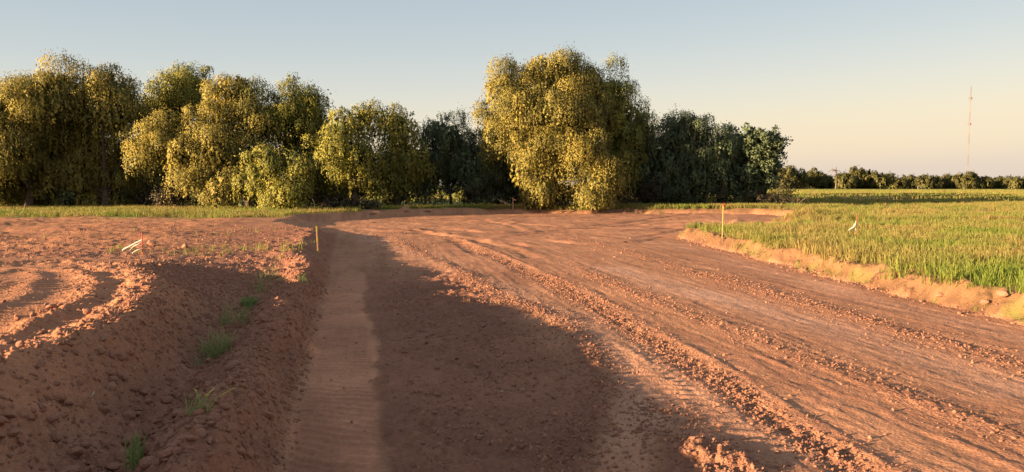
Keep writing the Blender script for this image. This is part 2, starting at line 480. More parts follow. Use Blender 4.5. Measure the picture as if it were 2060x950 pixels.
def simple_mat(name, col, var=0.15, scale=20, rough=0.85, bump=0.0, coord="Object"):
    m, n, l, b = new_mat(name)
    tcn = n.new("ShaderNodeTexCoord"); nz = n.new("ShaderNodeTexNoise"); nz.inputs["Scale"].default_value = scale
    nz.inputs["Detail"].default_value = 5
    l.new(tcn.outputs[coord], nz.inputs["Vector"])
    r = n.new("ShaderNodeMapRange"); r.inputs[1].default_value = 0.3; r.inputs[2].default_value = 0.7
    r.inputs[3].default_value = 1 - var; r.inputs[4].default_value = 1 + var
    l.new(nz.outputs["Fac"], r.inputs[0])
    mx = n.new("ShaderNodeVectorMath"); mx.operation = 'SCALE'; mx.inputs[0].default_value = col
    l.new(r.outputs[0], mx.inputs["Scale"]); l.new(mx.outputs[0], b.inputs["Base Color"])
    b.inputs["Roughness"].default_value = rough
    if bump:
        bp = n.new("ShaderNodeBump"); bp.inputs["Strength"].default_value = 0.6; bp.inputs["Distance"].default_value = bump
        l.new(nz.outputs["Fac"], bp.inputs["Height"]); l.new(bp.outputs[0], b.inputs["Normal"])
    return m

def soil_mat():
    m, n, l, b = new_mat("soil")
    at = n.new("ShaderNodeAttribute"); at.attribute_name = "soil_colour"
    rg = n.new("ShaderNodeAttribute"); rg.attribute_name = "roughness_of_soil"
    geo = n.new("ShaderNodeNewGeometry")
    n1 = n.new("ShaderNodeTexNoise"); n1.inputs["Scale"].default_value = 28; n1.inputs["Detail"].default_value = 8; n1.inputs["Roughness"].default_value = 0.7
    n2 = n.new("ShaderNodeTexNoise"); n2.inputs["Scale"].default_value = 2.2; n2.inputs["Detail"].default_value = 8; n2.inputs["Roughness"].default_value = 0.65
    vo = n.new("ShaderNodeTexVoronoi"); vo.inputs["Scale"].default_value = 45
    for t in (n1, n2, vo): l.new(geo.outputs["Position"], t.inputs["Vector"])
    a1 = n.new("ShaderNodeMapRange"); a1.inputs[1].default_value = 0.3; a1.inputs[2].default_value = 0.7; a1.inputs[3].default_value = 0.80; a1.inputs[4].default_value = 1.2
    a2 = n.new("ShaderNodeMapRange"); a2.inputs[1].default_value = 0.3; a2.inputs[2].default_value = 0.7; a2.inputs[3].default_value = 0.88; a2.inputs[4].default_value = 1.12
    l.new(n1.outputs["Fac"], a1.inputs[0]); l.new(n2.outputs["Fac"], a2.inputs[0])
    mu = n.new("ShaderNodeMath"); mu.operation = 'MULTIPLY'; l.new(a1.outputs[0], mu.inputs[0]); l.new(a2.outputs[0], mu.inputs[1])
    sc = n.new("ShaderNodeVectorMath"); sc.operation = 'SCALE'
    l.new(at.outputs["Color"], sc.inputs[0]); l.new(mu.outputs[0], sc.inputs["Scale"])
    l.new(sc.outputs[0], b.inputs["Base Color"])
    # fine relief
    rs = n.new("ShaderNodeMapRange"); rs.inputs[3].default_value = 0.4; rs.inputs[4].default_value = 1.0
    l.new(rg.outputs["Fac"], rs.inputs[0])
    hh = n.new("ShaderNodeMath"); hh.operation = 'MULTIPLY_ADD'; hh.inputs[1].default_value = 0.6
    l.new(vo.outputs["Distance"], hh.inputs[0]); l.new(n1.outputs["Fac"], hh.inputs[2])
    bp = n.new("ShaderNodeBump"); bp.inputs["Distance"].default_value = 0.018
    l.new(rs.outputs[0], bp.inputs["Strength"]); l.new(hh.outputs[0], bp.inputs["Height"])
    l.new(bp.outputs[0], b.inputs["Normal"])
    b.inputs["Roughness"].default_value = 0.95; b.inputs["Specular IOR Level"].default_value = 0.08
    return m

def leaf_mat(name, c1, c2, trans=0.30):
    """leaves: colour varies over the crown, some light comes through"""
    m, n, l, b = new_mat(name)
    at = n.new("ShaderNodeAttribute"); at.attribute_name = "leaf_tone"
    pf = n.new("ShaderNodeAttribute"); pf.attribute_name = "puff"; geo = n.new("ShaderNodeNewGeometry")
    nm = n.new("ShaderNodeMix"); nm.data_type = 'VECTOR'; nm.inputs["Factor"].default_value = 0.85
    l.new(geo.outputs["Normal"], nm.inputs["A"]); l.new(pf.outputs["Vector"], nm.inputs["B"])
    nn = n.new("ShaderNodeVectorMath"); nn.operation = 'NORMALIZE'; l.new(nm.outputs["Result"], nn.inputs[0])
    l.new(nn.outputs[0], b.inputs["Normal"])
    mx = n.new("ShaderNodeMix"); mx.data_type = 'RGBA'
    mx.inputs["A"].default_value = (*c1, 1); mx.inputs["B"].default_value = (*c2, 1)
    l.new(at.outputs["Fac"], mx.inputs["Factor"])
    l.new(mx.outputs["Result"], b.inputs["Base Color"])
    b.inputs["Roughness"].default_value = 0.6; b.inputs["Specular IOR Level"].default_value = 0.2
    tr = n.new("ShaderNodeBsdfTranslucent"); l.new(mx.outputs["Result"], tr.inputs["Color"])
    ms = n.new("ShaderNodeMixShader"); ms.inputs[0].default_value = trans
    l.new(b.outputs[0], ms.inputs[1]); l.new(tr.outputs[0], ms.inputs[2])
    l.new(ms.outputs[0], n["Material Output"].inputs["Surface"])
    return m

def grass_mat(name, c1, c2, c3, scale=0.35):
    m, n, l, b = new_mat(name)
    at = n.new("ShaderNodeAttribute"); at.attribute_name = "leaf_tone"
    oi = n.new("ShaderNodeObjectInfo"); geo = n.new("ShaderNodeNewGeometry")
    nz = n.new("ShaderNodeTexNoise"); nz.inputs["Scale"].default_value = scale; nz.inputs["Detail"].default_value = 3
    l.new(geo.outputs["Position"], nz.inputs["Vector"])
    mx = n.new("ShaderNodeMix"); mx.data_type = 'RGBA'; mx.inputs["A"].default_value = (*c1, 1); mx.inputs["B"].default_value = (*c2, 1)
    l.new(at.outputs["Fac"], mx.inputs["Factor"])
    r = n.new("ShaderNodeMapRange"); r.inputs[1].default_value = 0.44; r.inputs[2].default_value = 0.72
    ad = n.new("ShaderNodeMath"); ad.operation = 'MULTIPLY_ADD'; ad.inputs[1].default_value = 0.18
    l.new(oi.outputs["Random"], ad.inputs[0]); l.new(nz.outputs["Fac"], ad.inputs[2]); l.new(ad.outputs[0], r.inputs[0])
    m2 = n.new("ShaderNodeMix"); m2.data_type = 'RGBA'; m2.inputs["B"].default_value = (*c3, 1)
    l.new(mx.outputs["Result"], m2.inputs["A"]); l.new(r.outputs[0], m2.inputs["Factor"])
    l.new(m2.outputs["Result"], b.inputs["Base Color"])
    b.inputs["Roughness"].default_value = 0.55
    tr = n.new("ShaderNodeBsdfTranslucent"); l.new(m2.outputs["Result"], tr.inputs["Color"])
    ms = n.new("ShaderNodeMixShader"); ms.inputs[0].default_value = 0.4
    l.new(b.outputs[0], ms.inputs[1]); l.new(tr.outputs[0], ms.inputs[2])
    l.new(ms.outputs[0], n["Material Output"].inputs["Surface"])
    return m

M_SOIL = soil_mat()
M_CLOD = simple_mat("clod_soil", (0.265, 0.124, 0.079), 0.3, 9, 0.95, 0.01)
M_CLODL = simple_mat("clod_pale", (0.30, 0.15, 0.095), 0.25, 9, 0.95, 0.01)
M_BARK = simple_mat("bark", (0.075, 0.055, 0.042), 0.4, 6, 0.95, 0.02)
M_DEAD = simple_mat("dead_wood", (0.13, 0.095, 0.07), 0.3, 6, 0.95, 0.01)
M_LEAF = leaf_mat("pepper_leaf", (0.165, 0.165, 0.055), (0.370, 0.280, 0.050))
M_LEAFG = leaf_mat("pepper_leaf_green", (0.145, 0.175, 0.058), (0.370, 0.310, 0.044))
M_LEAFD = leaf_mat("dark_shaded_leaf", (0.085, 0.120, 0.062), (0.130, 0.155, 0.072), 0.2)  # on pepper trees and scrub, shade is put into this darker leaf colour
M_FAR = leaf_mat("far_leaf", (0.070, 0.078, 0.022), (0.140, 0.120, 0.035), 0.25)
M_BRUSH = leaf_mat("brush", (0.050, 0.045, 0.025), (0.12, 0.085, 0.05), 0.2)
M_GRASS = grass_mat("crop_grass", (0.095, 0.15, 0.026), (0.240, 0.27, 0.045), (0.28, 0.21, 0.07))
M_WEED = grass_mat("weed", (0.11, 0.22, 0.045), (0.20, 0.32, 0.08), (0.28, 0.29, 0.11))

# ------------------------------------------------------------------ setting
def stuff(o, label=None, cat=None):
    o["kind"] = "stuff"
    if label: o["label"] = label
    if cat: o["category"] = cat
    return o

def tag(o, label, cat, group=None):
    o["label"] = label; o["category"] = cat
    if group: o["group"] = group
    return o

V = np.stack([GX.ravel(), GY.ravel(), hz], 1)
idx = np.arange(nr * nc).reshape(nr, nc)
quads = np.stack([idx[:-1, :-1], idx[:-1, 1:], idx[1:, 1:], idx[1:, :-1]], -1).reshape(-1, 4)
qsd = sdv[quads].mean(1); qu = uv[quads].mean(1); qx = V[quads, 0].mean(1); qy = V[quads, 1].mean(1)
road_m = (qsd < 0.02) | ((qy < 16) & (qu > 0.02) & (qx < 4) & (qsd < 0.3))
left_m = (~road_m) & (qx < 1.5) & (qy < 31)
field_m = ~(road_m | left_m)

def sheet(name, mask):
    q = quads[mask]
    ids, inv = np.unique(q.ravel(), return_inverse=True)
    o = mesh_from(name, V[ids], inv, 4, M_SOIL)
    ca = o.data.attributes.new("soil_colour", 'FLOAT_COLOR', 'POINT')
    c4 = np.concatenate([np.clip(colr[ids], 0.01, 0.9), np.ones((len(ids), 1))], 1)
    ca.data.foreach_set("color", c4.astype(np.float32).ravel())
    ra = o.data.attributes.new("roughness_of_soil", 'FLOAT', 'POINT')
    ra.data.foreach_set("value", rough[ids].astype(np.float32))
    o["kind"] = "structure"
    return o

road = sheet("dirt_road", road_m)
spoil = sheet("earth_verge", left_m)
field = sheet("field", field_m)

# ------------------------------------------------------------------ geometry-node scatter (for what nobody could count)
def scatter(name, pts, rots, scales, protos, label, cat):
    me = bpy.data.meshes.new(name)
    me.vertices.add(len(pts)); me.vertices.foreach_set("co", np.asarray(pts, np.float32).ravel())
    a = me.attributes.new("rot", 'FLOAT_VECTOR', 'POINT'); a.data.foreach_set("vector", np.asarray(rots, np.float32).ravel())
    a = me.attributes.new("scl", 'FLOAT_VECTOR', 'POINT'); a.data.foreach_set("vector", np.asarray(scales, np.float32).ravel())
    a = me.attributes.new("pick", 'INT', 'POINT'); a.data.foreach_set("value", RNG.integers(0, len(protos), len(pts)).astype(np.int32))
    o = bpy.data.objects.new(name, me); COL.objects.link(o)
    c = bpy.data.collections.new(name + "_shapes")
    for p in protos: c.objects.link(p)
    ng = bpy.data.node_groups.new(name + "_nodes", 'GeometryNodeTree')
    ng.interface.new_socket("Geometry", in_out='INPUT', socket_type='NodeSocketGeometry')
    ng.interface.new_socket("Geometry", in_out='OUTPUT', socket_type='NodeSocketGeometry')
    N = ng.nodes; L = ng.links
    gi = N.new('NodeGroupInput'); go = N.new('NodeGroupOutput')
    ci = N.new('GeometryNodeCollectionInfo'); ci.inputs['Collection'].default_value = c
    ci.inputs['Separate Children'].default_value = True; ci.inputs['Reset Children'].default_value = True
    ip = N.new('GeometryNodeInstanceOnPoints'); ip.inputs['Pick Instance'].default_value = True
    def attr(nm, t):
        q = N.new('GeometryNodeInputNamedAttribute'); q.data_type = t; q.inputs['Name'].default_value = nm
        return [s for s in q.outputs if s.enabled][0] if False else q.outputs['Attribute']
    L.new(gi.outputs[0], ip.inputs['Points']); L.new(ci.outputs[0], ip.inputs['Instance'])
    L.new(attr("pick", 'INT'), ip.inputs['Instance Index'])
    L.new(attr("rot", 'FLOAT_VECTOR'), ip.inputs['Rotation']); L.new(attr("scl", 'FLOAT_VECTOR'), ip.inputs['Scale'])
    L.new(ip.outputs[0], go.inputs[0])
    md = o.modifiers.new("scatter", 'NODES'); md.node_group = ng
    return stuff(o, label, cat)

def proto(name, verts, faces, mat, tone=None, smooth=False):
    me = bpy.data.meshes.new(name); me.from_pydata([tuple(v) for v in verts], [], faces); me.materials.append(mat)
    if tone is not None:
        a = me.attributes.new("leaf_tone", 'FLOAT', 'POINT'); a.data.foreach_set("value", np.asarray(tone, np.float32))
    for p in me.polygons: p.use_smooth = smooth
    return me

def blades(rng, n, rad, h0, h1, w, lean=0.35):
    vs, fs, tn = [], [], []
    for i in range(n):
        a = rng.uniform(0, 6.283); r = rad * math.sqrt(rng.random())
        bx, by = r * math.cos(a), r * math.sin(a)
        hh = rng.uniform(h0, h1); d = rng.uniform(0, 6.283); ln = rng.uniform(0.05, lean) * hh
        if rng.random() < 0.3: ln *= 2.6
        fa = rng.uniform(0, 6.283); wx, wy = w * math.cos(fa) / 2, w * math.sin(fa) / 2
        t = rng.random(); k = len(vs)
        for j, (zz, ww) in enumerate(((0, 1), (0.45, 0.9), (0.8, 0.6))):
            o = ln * zz ** 1.8
            cx, cy, cz = bx + o * math.cos(d), by + o * math.sin(d), hh * zz - 0.25 * ln * zz ** 3
            vs += [(cx - wx * ww, cy - wy * ww, cz), (cx + wx * ww, cy + wy * ww, cz)]; tn += [t, t]
        vs.append((bx + ln * 1.15 * math.cos(d), by + ln * 1.15 * math.sin(d), hh * 0.98 - 0.4 * ln)); tn.append(t)
        fs += [(k, k + 1, k + 3, k + 2), (k + 2, k + 3, k + 5, k + 4), (k + 4, k + 5, k + 6)]
    return vs, fs, tn

def clod_mesh(name, seed, mat, sub=2):
    import bmesh
    bm = bmesh.new(); bmesh.ops.create_icosphere(bm, subdivisions=sub, radius=1)
    r = random.Random(seed)
    planes = [(Vector((r.uniform(-1, 1), r.uniform(-1, 1), r.uniform(-1, 1))).normalized(), r.uniform(0.55, 0.85)) for _ in range(7)]
    sx, sy, sz = r.uniform(0.8, 1.25), r.uniform(0.75, 1.1), r.uniform(0.6, 0.85)
    for v in bm.verts:
        for nrm, d in planes:
            k = v.co.dot(nrm)
            if k > d: v.co -= nrm * (k - d) * 0.85
        v.co *= 1 + r.uniform(-0.07, 0.07)
        v.co.x *= sx; v.co.y *= sy; v.co.z *= sz
    me = bpy.data.meshes.new(name); bm.to_mesh(me); bm.free(); me.materials.append(mat)
    return me

# ------------------------------------------------------------------ trees
def leaves_obj(name, C, U, W, tone, Nn, mat, parent):
    """diamond leaves: centre-top points C, hanging vector U, half width vector W"""
    n = len(C)
    v = np.empty((n, 4, 3), np.float32)
    v[:, 0] = C; v[:, 1] = C + 0.45 * U + W; v[:, 2] = C + U; v[:, 3] = C + 0.45 * U - W
    o = mesh_from(name, v.reshape(-1, 3), np.arange(n * 4), 4, mat, False, parent)
    a = o.data.attributes.new("leaf_tone", 'FLOAT', 'POINT')
    a.data.foreach_set("value", np.repeat(tone, 4).astype(np.float32))
    a = o.data.attributes.new("puff", 'FLOAT_VECTOR', 'POINT')
    a.data.foreach_set("vector", np.repeat(Nn, 4, 0).astype(np.float32).ravel())
    return o

def tube(name, pts, r0, r1, mat, parent, sides=6):
    P = [np.array(p, float) for p in smooth_line3(pts)]
    n = len(P); vs = []; fs = []
    for i, p in enumerate(P):
        d = P[min(i + 1, n - 1)] - P[max(i - 1, 0)]; d /= np.linalg.norm(d) + 1e-9
        a = np.cross(d, [0.3, 0.9, 0.1]); a /= np.linalg.norm(a) + 1e-9; b = np.cross(d, a)
        r = r0 + (r1 - r0) * (i / (n - 1)) ** 0.8
        for k in range(sides):
            t = 2 * math.pi * k / sides
            vs.append(p + r * (math.cos(t) * a + math.sin(t) * b))
    for i in range(n - 1):
        for k in range(sides):
            fs += [i * sides + k, i * sides + (k + 1) % sides, (i + 1) * sides + (k + 1) % sides, (i + 1) * sides + k]
    return mesh_from(name, vs, fs, 4, mat, True, parent)

def smooth_line3(pts, n=3):
    P = [np.array(p, float) for p in pts]
    P = [2 * P[0] - P[1]] + P + [2 * P[-1] - P[-2]]
    o = []
    for i in range(1, len(P) - 2):
        for k in range(n):
            t = k / n; a, b, c, d = P[i - 1], P[i], P[i + 1], P[i + 2]
            o.append(0.5 * (2 * b + (c - a) * t + (2 * a - 5 * b + 4 * c - d) * t * t + (3 * b - a - 3 * c + d) * t ** 3))
    o.append(P[-2])
    return o

def lobes_of(blobs, rng, lobe_r):
    """scatter lobes over the outside of a few big ellipsoids"""
    out_ = []
    for (c, r) in blobs:
        area = 4 * math.pi * ((r[0] * r[1] + r[0] * r[2] + r[1] * r[2]) / 3)
        n = max(5, int(area / (lobe_r ** 2 * 3.0)))
        i = np.arange(n) + 0.5
        ph = np.arccos(1 - 2 * i / n); th = math.pi * (1 + 5 ** 0.5) * i + rng.uniform(0, 6)
        d = np.stack([np.cos(th) * np.sin(ph), np.sin(th) * np.sin(ph), np.cos(ph)], 1)
        k = rng.uniform(0.55, 1.22, n)[:, None]
        p = c + d * k * r + rng.normal(0, 0.12 * lobe_r, (n, 3))
        for q in p: out_.append((q, lobe_r * rng.uniform(0.5, 1.45)))
    return out_

def foliage(lobes, rng, dens, leaf, droop, kind='weep', zmin=0.0):
    Cs, Us, Ws, Ts, Ns = [], [], [], [], []
    for (c, r) in lobes:
        tone0 = rng.uniform(0, 1)
        ns = max(6, int(dens * r * r))
        m = 9
        a = rng.uniform(0, 6.283, ns)
        rr = r * np.sqrt(rng.random(ns)) * rng.uniform(0.75, 1.08, ns)
        if kind == 'weep':
            zt = 0.75 * r * np.sqrt(np.clip(1 - (rr / (1.1 * r)) ** 2, 0, 1)) * rng.uniform(0.75, 1.05, ns)
            st = np.stack([rr * np.cos(a), rr * np.sin(a), zt], 1) + c
            Ln = droop * r * rng.uniform(0.35, 1.25, ns) * (0.6 + 0.6 * rr / r)
            k = (np.arange(m)[None, :] + rng.random((ns, m))) / m
            p = st[:, None, :] + np.zeros((ns, m, 3))
            p[..., 2] -= k * Ln[:, None]
            outw = 0.12 * r * np.sin(k * 2.6)
            p[..., 0] += np.cos(a)[:, None] * outw; p[..., 1] += np.sin(a)[:, None] * outw
            p += rng.normal(0, 0.045, p.shape) * (leaf / 0.2)
            n = ns * m; p = p.reshape(-1, 3)
            U = np.stack([rng.normal(0, 0.38, n), rng.normal(0, 0.38, n), -np.ones(n)], 1)
        else:
            m = 8
            n = ns * m
            d = rng.normal(0, 1, (ns, 3)); d /= np.linalg.norm(d, axis=1)[:, None]
            st = c + d * r * rng.uniform(0.55, 1.0, ns)[:, None] * np.array([1, 1, 0.85])
            p = (st[:, None, :] + rng.normal(0, 0.16 * r, (ns, m, 3))).reshape(-1, 3)
            U = rng.normal(0, 1, (n, 3)); U[:, 2] += 0.3
        U /= np.linalg.norm(U, axis=1)[:, None]
        U *= (leaf * rng.uniform(0.6, 1.4, n))[:, None]
        q = rng.normal(0, 1, (n, 3)); q[:, 2] *= 0.4
        W = np.cross(U, q); W /= np.linalg.norm(W, axis=1)[:, None] + 1e-9
        W *= (leaf * rng.uniform(0.16, 0.30, n))[:, None]
        keep = p[:, 2] > zmin + 0.05
        nv = p - c; nv[:, 2] = nv[:, 2] * 0.7 + 0.25 * r; nv /= np.linalg.norm(nv, axis=1)[:, None] + 1e-6
        Ns.append(nv[keep])
        Cs.append(p[keep]); Us.append(U[keep]); Ws.append(W[keep])
        Ts.append(np.clip(0.25 + 0.5 * tone0 + rng.normal(0, 0.12, n), 0, 1)[keep])
    return np.concatenate(Cs), np.concatenate(Us), np.concatenate(Ws), np.concatenate(Ts), np.concatenate(Ns)

def make_tree(name, label, cat, group, base_px, Y, blobs_px, mat, lobe_r=0.9, dens=125, leaf=0.112, droop=1.5, kind='weep', seed=0,
              trunk_r=0.28, limbs=8, lean=(0, 0)):
    """blobs_px: (px, py, rx, ry, depth offset) of the masses of the crown as seen; each is a solid ellipsoid of leaves"""
    rng = np.random.default_rng(seed)
    bx = (base_px - 1030) / 1500 * Y / (math.cos(PITCH))
    bz = 0.27 + (0.04 if bx > 5 else 0)
    e = bpy.data.objects.new(name, None); COL.objects.link(e); e.location = (bx, Y, bz)
    e.empty_display_size = 0.5
    tag(e, label, cat, group)
    org = np.array([bx, Y, bz])
    blobs = []
    for (px, py, rx, ry, dy) in blobs_px:
        if Y < 55: py, rx, ry = py + 5, rx * 0.96, ry * 0.93
        c = at_depth(px, py, Y + dy) - org
        k = (Y + dy) / 1500
        blobs.append((c, np.array([rx * k, min(rx, 1.5 * ry) * k * 0.9, ry * k])))
    lo = lobes_of(blobs, rng, lobe_r)
    stray = []
    for (c, r) in blobs:
        for _ in range(int(3 + r[0] * 1.5)):
            d = rng.normal(0, 1, 3); d[2] = abs(d[2]) * 0.8; d /= np.linalg.norm(d)
            stray.append((c + d * r * rng.uniform(0.98, 1.12), lobe_r * rng.uniform(0.22, 0.45)))
    if kind == 'weep':
        A1 = foliage(lo, rng, dens * 0.68, leaf, droop * 0.9, 'weep')
        A2 = foliage(lo + stray, rng, dens * 0.50, leaf * 0.95, droop, 'round')
        C, U, W, T, NN = [np.concatenate(z_) for z_ in zip(A1, A2)]
    else:
        C, U, W, T, NN = foliage(lo + stray, rng, dens, leaf, droop, kind)
    inner = []
    for (c, r) in blobs:
        for _ in range(max(3, int(r[0] * r[1] * r[2] * 2.2 / lobe_r ** 3))):
            d = rng.normal(0, 1, 3); d *= rng.random() ** 0.5 * 0.72 / np.linalg.norm(d)
            inner.append((c + d * r, lobe_r * 1.1))
    C2, U2, W2, T2, N2 = foliage(inner, rng, dens * 0.16, leaf * 2.0, droop, kind)
    W2 *= 1.3
    C, U, W, T = np.concatenate([C, C2]), np.concatenate([U, U2]), np.concatenate([W, W2]), np.concatenate([T, T2])
    NN = np.concatenate([NN, N2])
    leaves_obj("crown", C, U, W, T, NN, mat, e)
    cc = np.mean([b[0] for b in blobs], 0)
    fork = np.array([cc[0] * 0.3 + lean[0], cc[1] * 0.25, max(0.9, 0.28 * cc[2])])
    tube("trunk", [(0, 0, -0.2), fork * np.array([0.35, 0.4, 0.5]), fork], trunk_r, trunk_r * 0.7, M_BARK, e, 8)
    order = rng.permutation(len(lo))[:limbs]
    for j in order:
        t = lo[j][0]
        mid = fork * 0.45 + t * 0.55 + np.array([0, 0, 0.25 * abs(t[2] - fork[2]) * 0.5])
        tube("limb", [fork - np.array([0, 0, 0.1]), mid, t], trunk_r * 0.45, 0.03, M_BARK, e, 5)
    return e

WB = "weeping pepper trees in the tree belt behind the clearing"
TR = [
 # base px, Y, blobs, material, params, label
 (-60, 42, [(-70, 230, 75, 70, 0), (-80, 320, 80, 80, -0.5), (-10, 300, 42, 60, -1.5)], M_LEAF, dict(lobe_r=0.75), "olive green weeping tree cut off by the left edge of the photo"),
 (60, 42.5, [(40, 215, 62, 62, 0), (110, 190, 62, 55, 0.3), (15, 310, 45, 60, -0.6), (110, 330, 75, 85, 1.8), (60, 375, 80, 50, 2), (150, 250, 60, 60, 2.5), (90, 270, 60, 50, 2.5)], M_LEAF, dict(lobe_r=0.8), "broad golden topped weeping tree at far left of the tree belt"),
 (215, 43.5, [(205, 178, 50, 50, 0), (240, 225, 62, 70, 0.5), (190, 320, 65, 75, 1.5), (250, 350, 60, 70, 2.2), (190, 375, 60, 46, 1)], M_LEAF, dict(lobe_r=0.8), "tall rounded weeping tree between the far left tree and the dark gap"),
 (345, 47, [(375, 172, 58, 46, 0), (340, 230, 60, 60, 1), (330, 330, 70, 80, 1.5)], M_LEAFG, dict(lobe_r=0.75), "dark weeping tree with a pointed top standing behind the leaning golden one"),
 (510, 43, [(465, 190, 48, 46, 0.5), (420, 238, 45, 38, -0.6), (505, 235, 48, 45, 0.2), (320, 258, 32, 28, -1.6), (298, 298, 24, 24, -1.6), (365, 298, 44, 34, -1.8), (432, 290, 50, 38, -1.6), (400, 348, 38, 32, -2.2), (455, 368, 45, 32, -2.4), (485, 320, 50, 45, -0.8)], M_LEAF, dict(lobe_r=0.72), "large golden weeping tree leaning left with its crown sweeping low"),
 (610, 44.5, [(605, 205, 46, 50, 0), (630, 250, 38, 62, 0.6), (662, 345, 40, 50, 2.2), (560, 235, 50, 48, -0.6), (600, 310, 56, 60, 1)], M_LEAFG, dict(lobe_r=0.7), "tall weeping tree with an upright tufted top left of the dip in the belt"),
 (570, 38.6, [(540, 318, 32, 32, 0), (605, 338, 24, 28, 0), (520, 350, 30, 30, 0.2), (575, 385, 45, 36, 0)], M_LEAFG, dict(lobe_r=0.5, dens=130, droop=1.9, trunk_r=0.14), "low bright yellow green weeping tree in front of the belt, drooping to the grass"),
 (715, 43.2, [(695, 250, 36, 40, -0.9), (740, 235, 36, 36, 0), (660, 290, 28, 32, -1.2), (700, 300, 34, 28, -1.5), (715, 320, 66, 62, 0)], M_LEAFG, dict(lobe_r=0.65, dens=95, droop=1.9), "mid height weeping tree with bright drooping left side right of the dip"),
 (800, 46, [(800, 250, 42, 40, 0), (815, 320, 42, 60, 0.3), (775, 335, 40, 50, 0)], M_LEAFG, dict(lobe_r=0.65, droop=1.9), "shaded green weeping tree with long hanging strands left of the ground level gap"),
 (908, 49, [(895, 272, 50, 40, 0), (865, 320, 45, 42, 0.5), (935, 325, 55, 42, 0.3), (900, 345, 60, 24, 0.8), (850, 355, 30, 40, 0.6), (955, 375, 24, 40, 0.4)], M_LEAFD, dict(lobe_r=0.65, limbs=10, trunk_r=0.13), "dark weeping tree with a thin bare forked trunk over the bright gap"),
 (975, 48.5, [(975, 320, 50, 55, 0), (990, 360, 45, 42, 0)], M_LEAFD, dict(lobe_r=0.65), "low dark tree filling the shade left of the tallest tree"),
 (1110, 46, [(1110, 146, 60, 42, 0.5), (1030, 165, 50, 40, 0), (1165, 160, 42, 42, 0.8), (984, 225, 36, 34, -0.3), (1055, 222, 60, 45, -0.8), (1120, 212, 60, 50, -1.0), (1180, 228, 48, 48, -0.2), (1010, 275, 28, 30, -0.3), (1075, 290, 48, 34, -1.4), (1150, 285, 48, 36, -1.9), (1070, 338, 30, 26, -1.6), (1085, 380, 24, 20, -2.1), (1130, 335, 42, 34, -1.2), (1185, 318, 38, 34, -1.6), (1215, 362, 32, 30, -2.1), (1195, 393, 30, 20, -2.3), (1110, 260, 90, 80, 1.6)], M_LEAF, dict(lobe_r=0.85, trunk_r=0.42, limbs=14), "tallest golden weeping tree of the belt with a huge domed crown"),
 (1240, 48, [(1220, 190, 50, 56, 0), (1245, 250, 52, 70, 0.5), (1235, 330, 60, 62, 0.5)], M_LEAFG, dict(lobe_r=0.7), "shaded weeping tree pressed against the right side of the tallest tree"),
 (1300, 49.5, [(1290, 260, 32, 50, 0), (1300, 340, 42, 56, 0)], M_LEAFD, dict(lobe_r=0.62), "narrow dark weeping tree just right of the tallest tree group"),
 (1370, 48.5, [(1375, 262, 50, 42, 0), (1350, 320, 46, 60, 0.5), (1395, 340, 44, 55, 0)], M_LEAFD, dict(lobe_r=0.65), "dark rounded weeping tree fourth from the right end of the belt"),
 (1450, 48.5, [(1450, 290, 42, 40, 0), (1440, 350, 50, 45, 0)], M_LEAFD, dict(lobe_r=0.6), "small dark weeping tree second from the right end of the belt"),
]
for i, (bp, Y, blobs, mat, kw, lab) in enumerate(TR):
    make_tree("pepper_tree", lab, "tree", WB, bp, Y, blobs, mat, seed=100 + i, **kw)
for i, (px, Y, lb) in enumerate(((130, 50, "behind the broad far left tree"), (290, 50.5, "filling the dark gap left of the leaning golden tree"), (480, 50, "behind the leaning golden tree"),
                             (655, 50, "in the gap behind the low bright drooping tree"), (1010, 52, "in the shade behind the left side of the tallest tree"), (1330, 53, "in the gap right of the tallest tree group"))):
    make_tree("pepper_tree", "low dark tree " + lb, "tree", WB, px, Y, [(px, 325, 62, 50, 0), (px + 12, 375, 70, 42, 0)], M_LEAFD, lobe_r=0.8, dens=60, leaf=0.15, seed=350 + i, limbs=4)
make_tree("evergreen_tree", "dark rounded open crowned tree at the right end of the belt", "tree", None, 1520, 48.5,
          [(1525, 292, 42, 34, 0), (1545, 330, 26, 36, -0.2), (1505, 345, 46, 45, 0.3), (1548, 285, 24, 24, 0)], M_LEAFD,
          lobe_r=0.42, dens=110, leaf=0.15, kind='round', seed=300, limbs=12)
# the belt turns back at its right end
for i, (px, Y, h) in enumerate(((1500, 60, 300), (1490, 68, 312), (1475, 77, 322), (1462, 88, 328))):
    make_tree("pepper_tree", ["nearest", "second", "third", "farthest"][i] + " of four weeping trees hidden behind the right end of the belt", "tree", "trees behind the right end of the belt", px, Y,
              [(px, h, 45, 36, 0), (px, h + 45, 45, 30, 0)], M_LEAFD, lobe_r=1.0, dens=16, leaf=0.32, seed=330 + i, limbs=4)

# far hedge line of trees
FARY = 285
far_specs = [(1500, 352, 28, 22), (1545, 345, 26, 28), (1592, 338, 30, 36), (1640, 344, 28, 30), (1662, 352, 18, 22), (1704, 350, 22, 24), (1738, 341, 34, 34), (1775, 350, 26, 25),
             (1806, 358, 20, 20), (1838, 354, 24, 24), (1868, 356, 22, 22), (1893, 358, 20, 20), (1922, 353, 22, 25), (1955, 350, 28, 28), (1990, 358, 22, 20), (2020, 358, 20, 20),
             (2045, 357, 22, 22), (2078, 360, 22, 18), (2120, 358, 26, 20)]
far_lab = ["behind the right end of the near belt", "beside the near belt, partly hidden by it", "with golden drooping left side next to the near belt", "dark and flat topped left of the bare tree",
           "low and dark just left of the bare tree", "low and dark just right of the bare tree", "with the tallest golden dome of the far row", "sloping down right of the tallest far dome",
           "small and low in the middle dip of the far row", "olive and rounded left of the small white post", "rounded just right of the small white post", "low between the white post and the mast",
           "just left of the mast foot", "golden and domed right at the mast foot", "low and dark just right of the mast tree", "low and even second dip right of the mast",
           "at the right edge of the photo", "beyond the right edge of the photo", "beyond the right edge, farther out"]
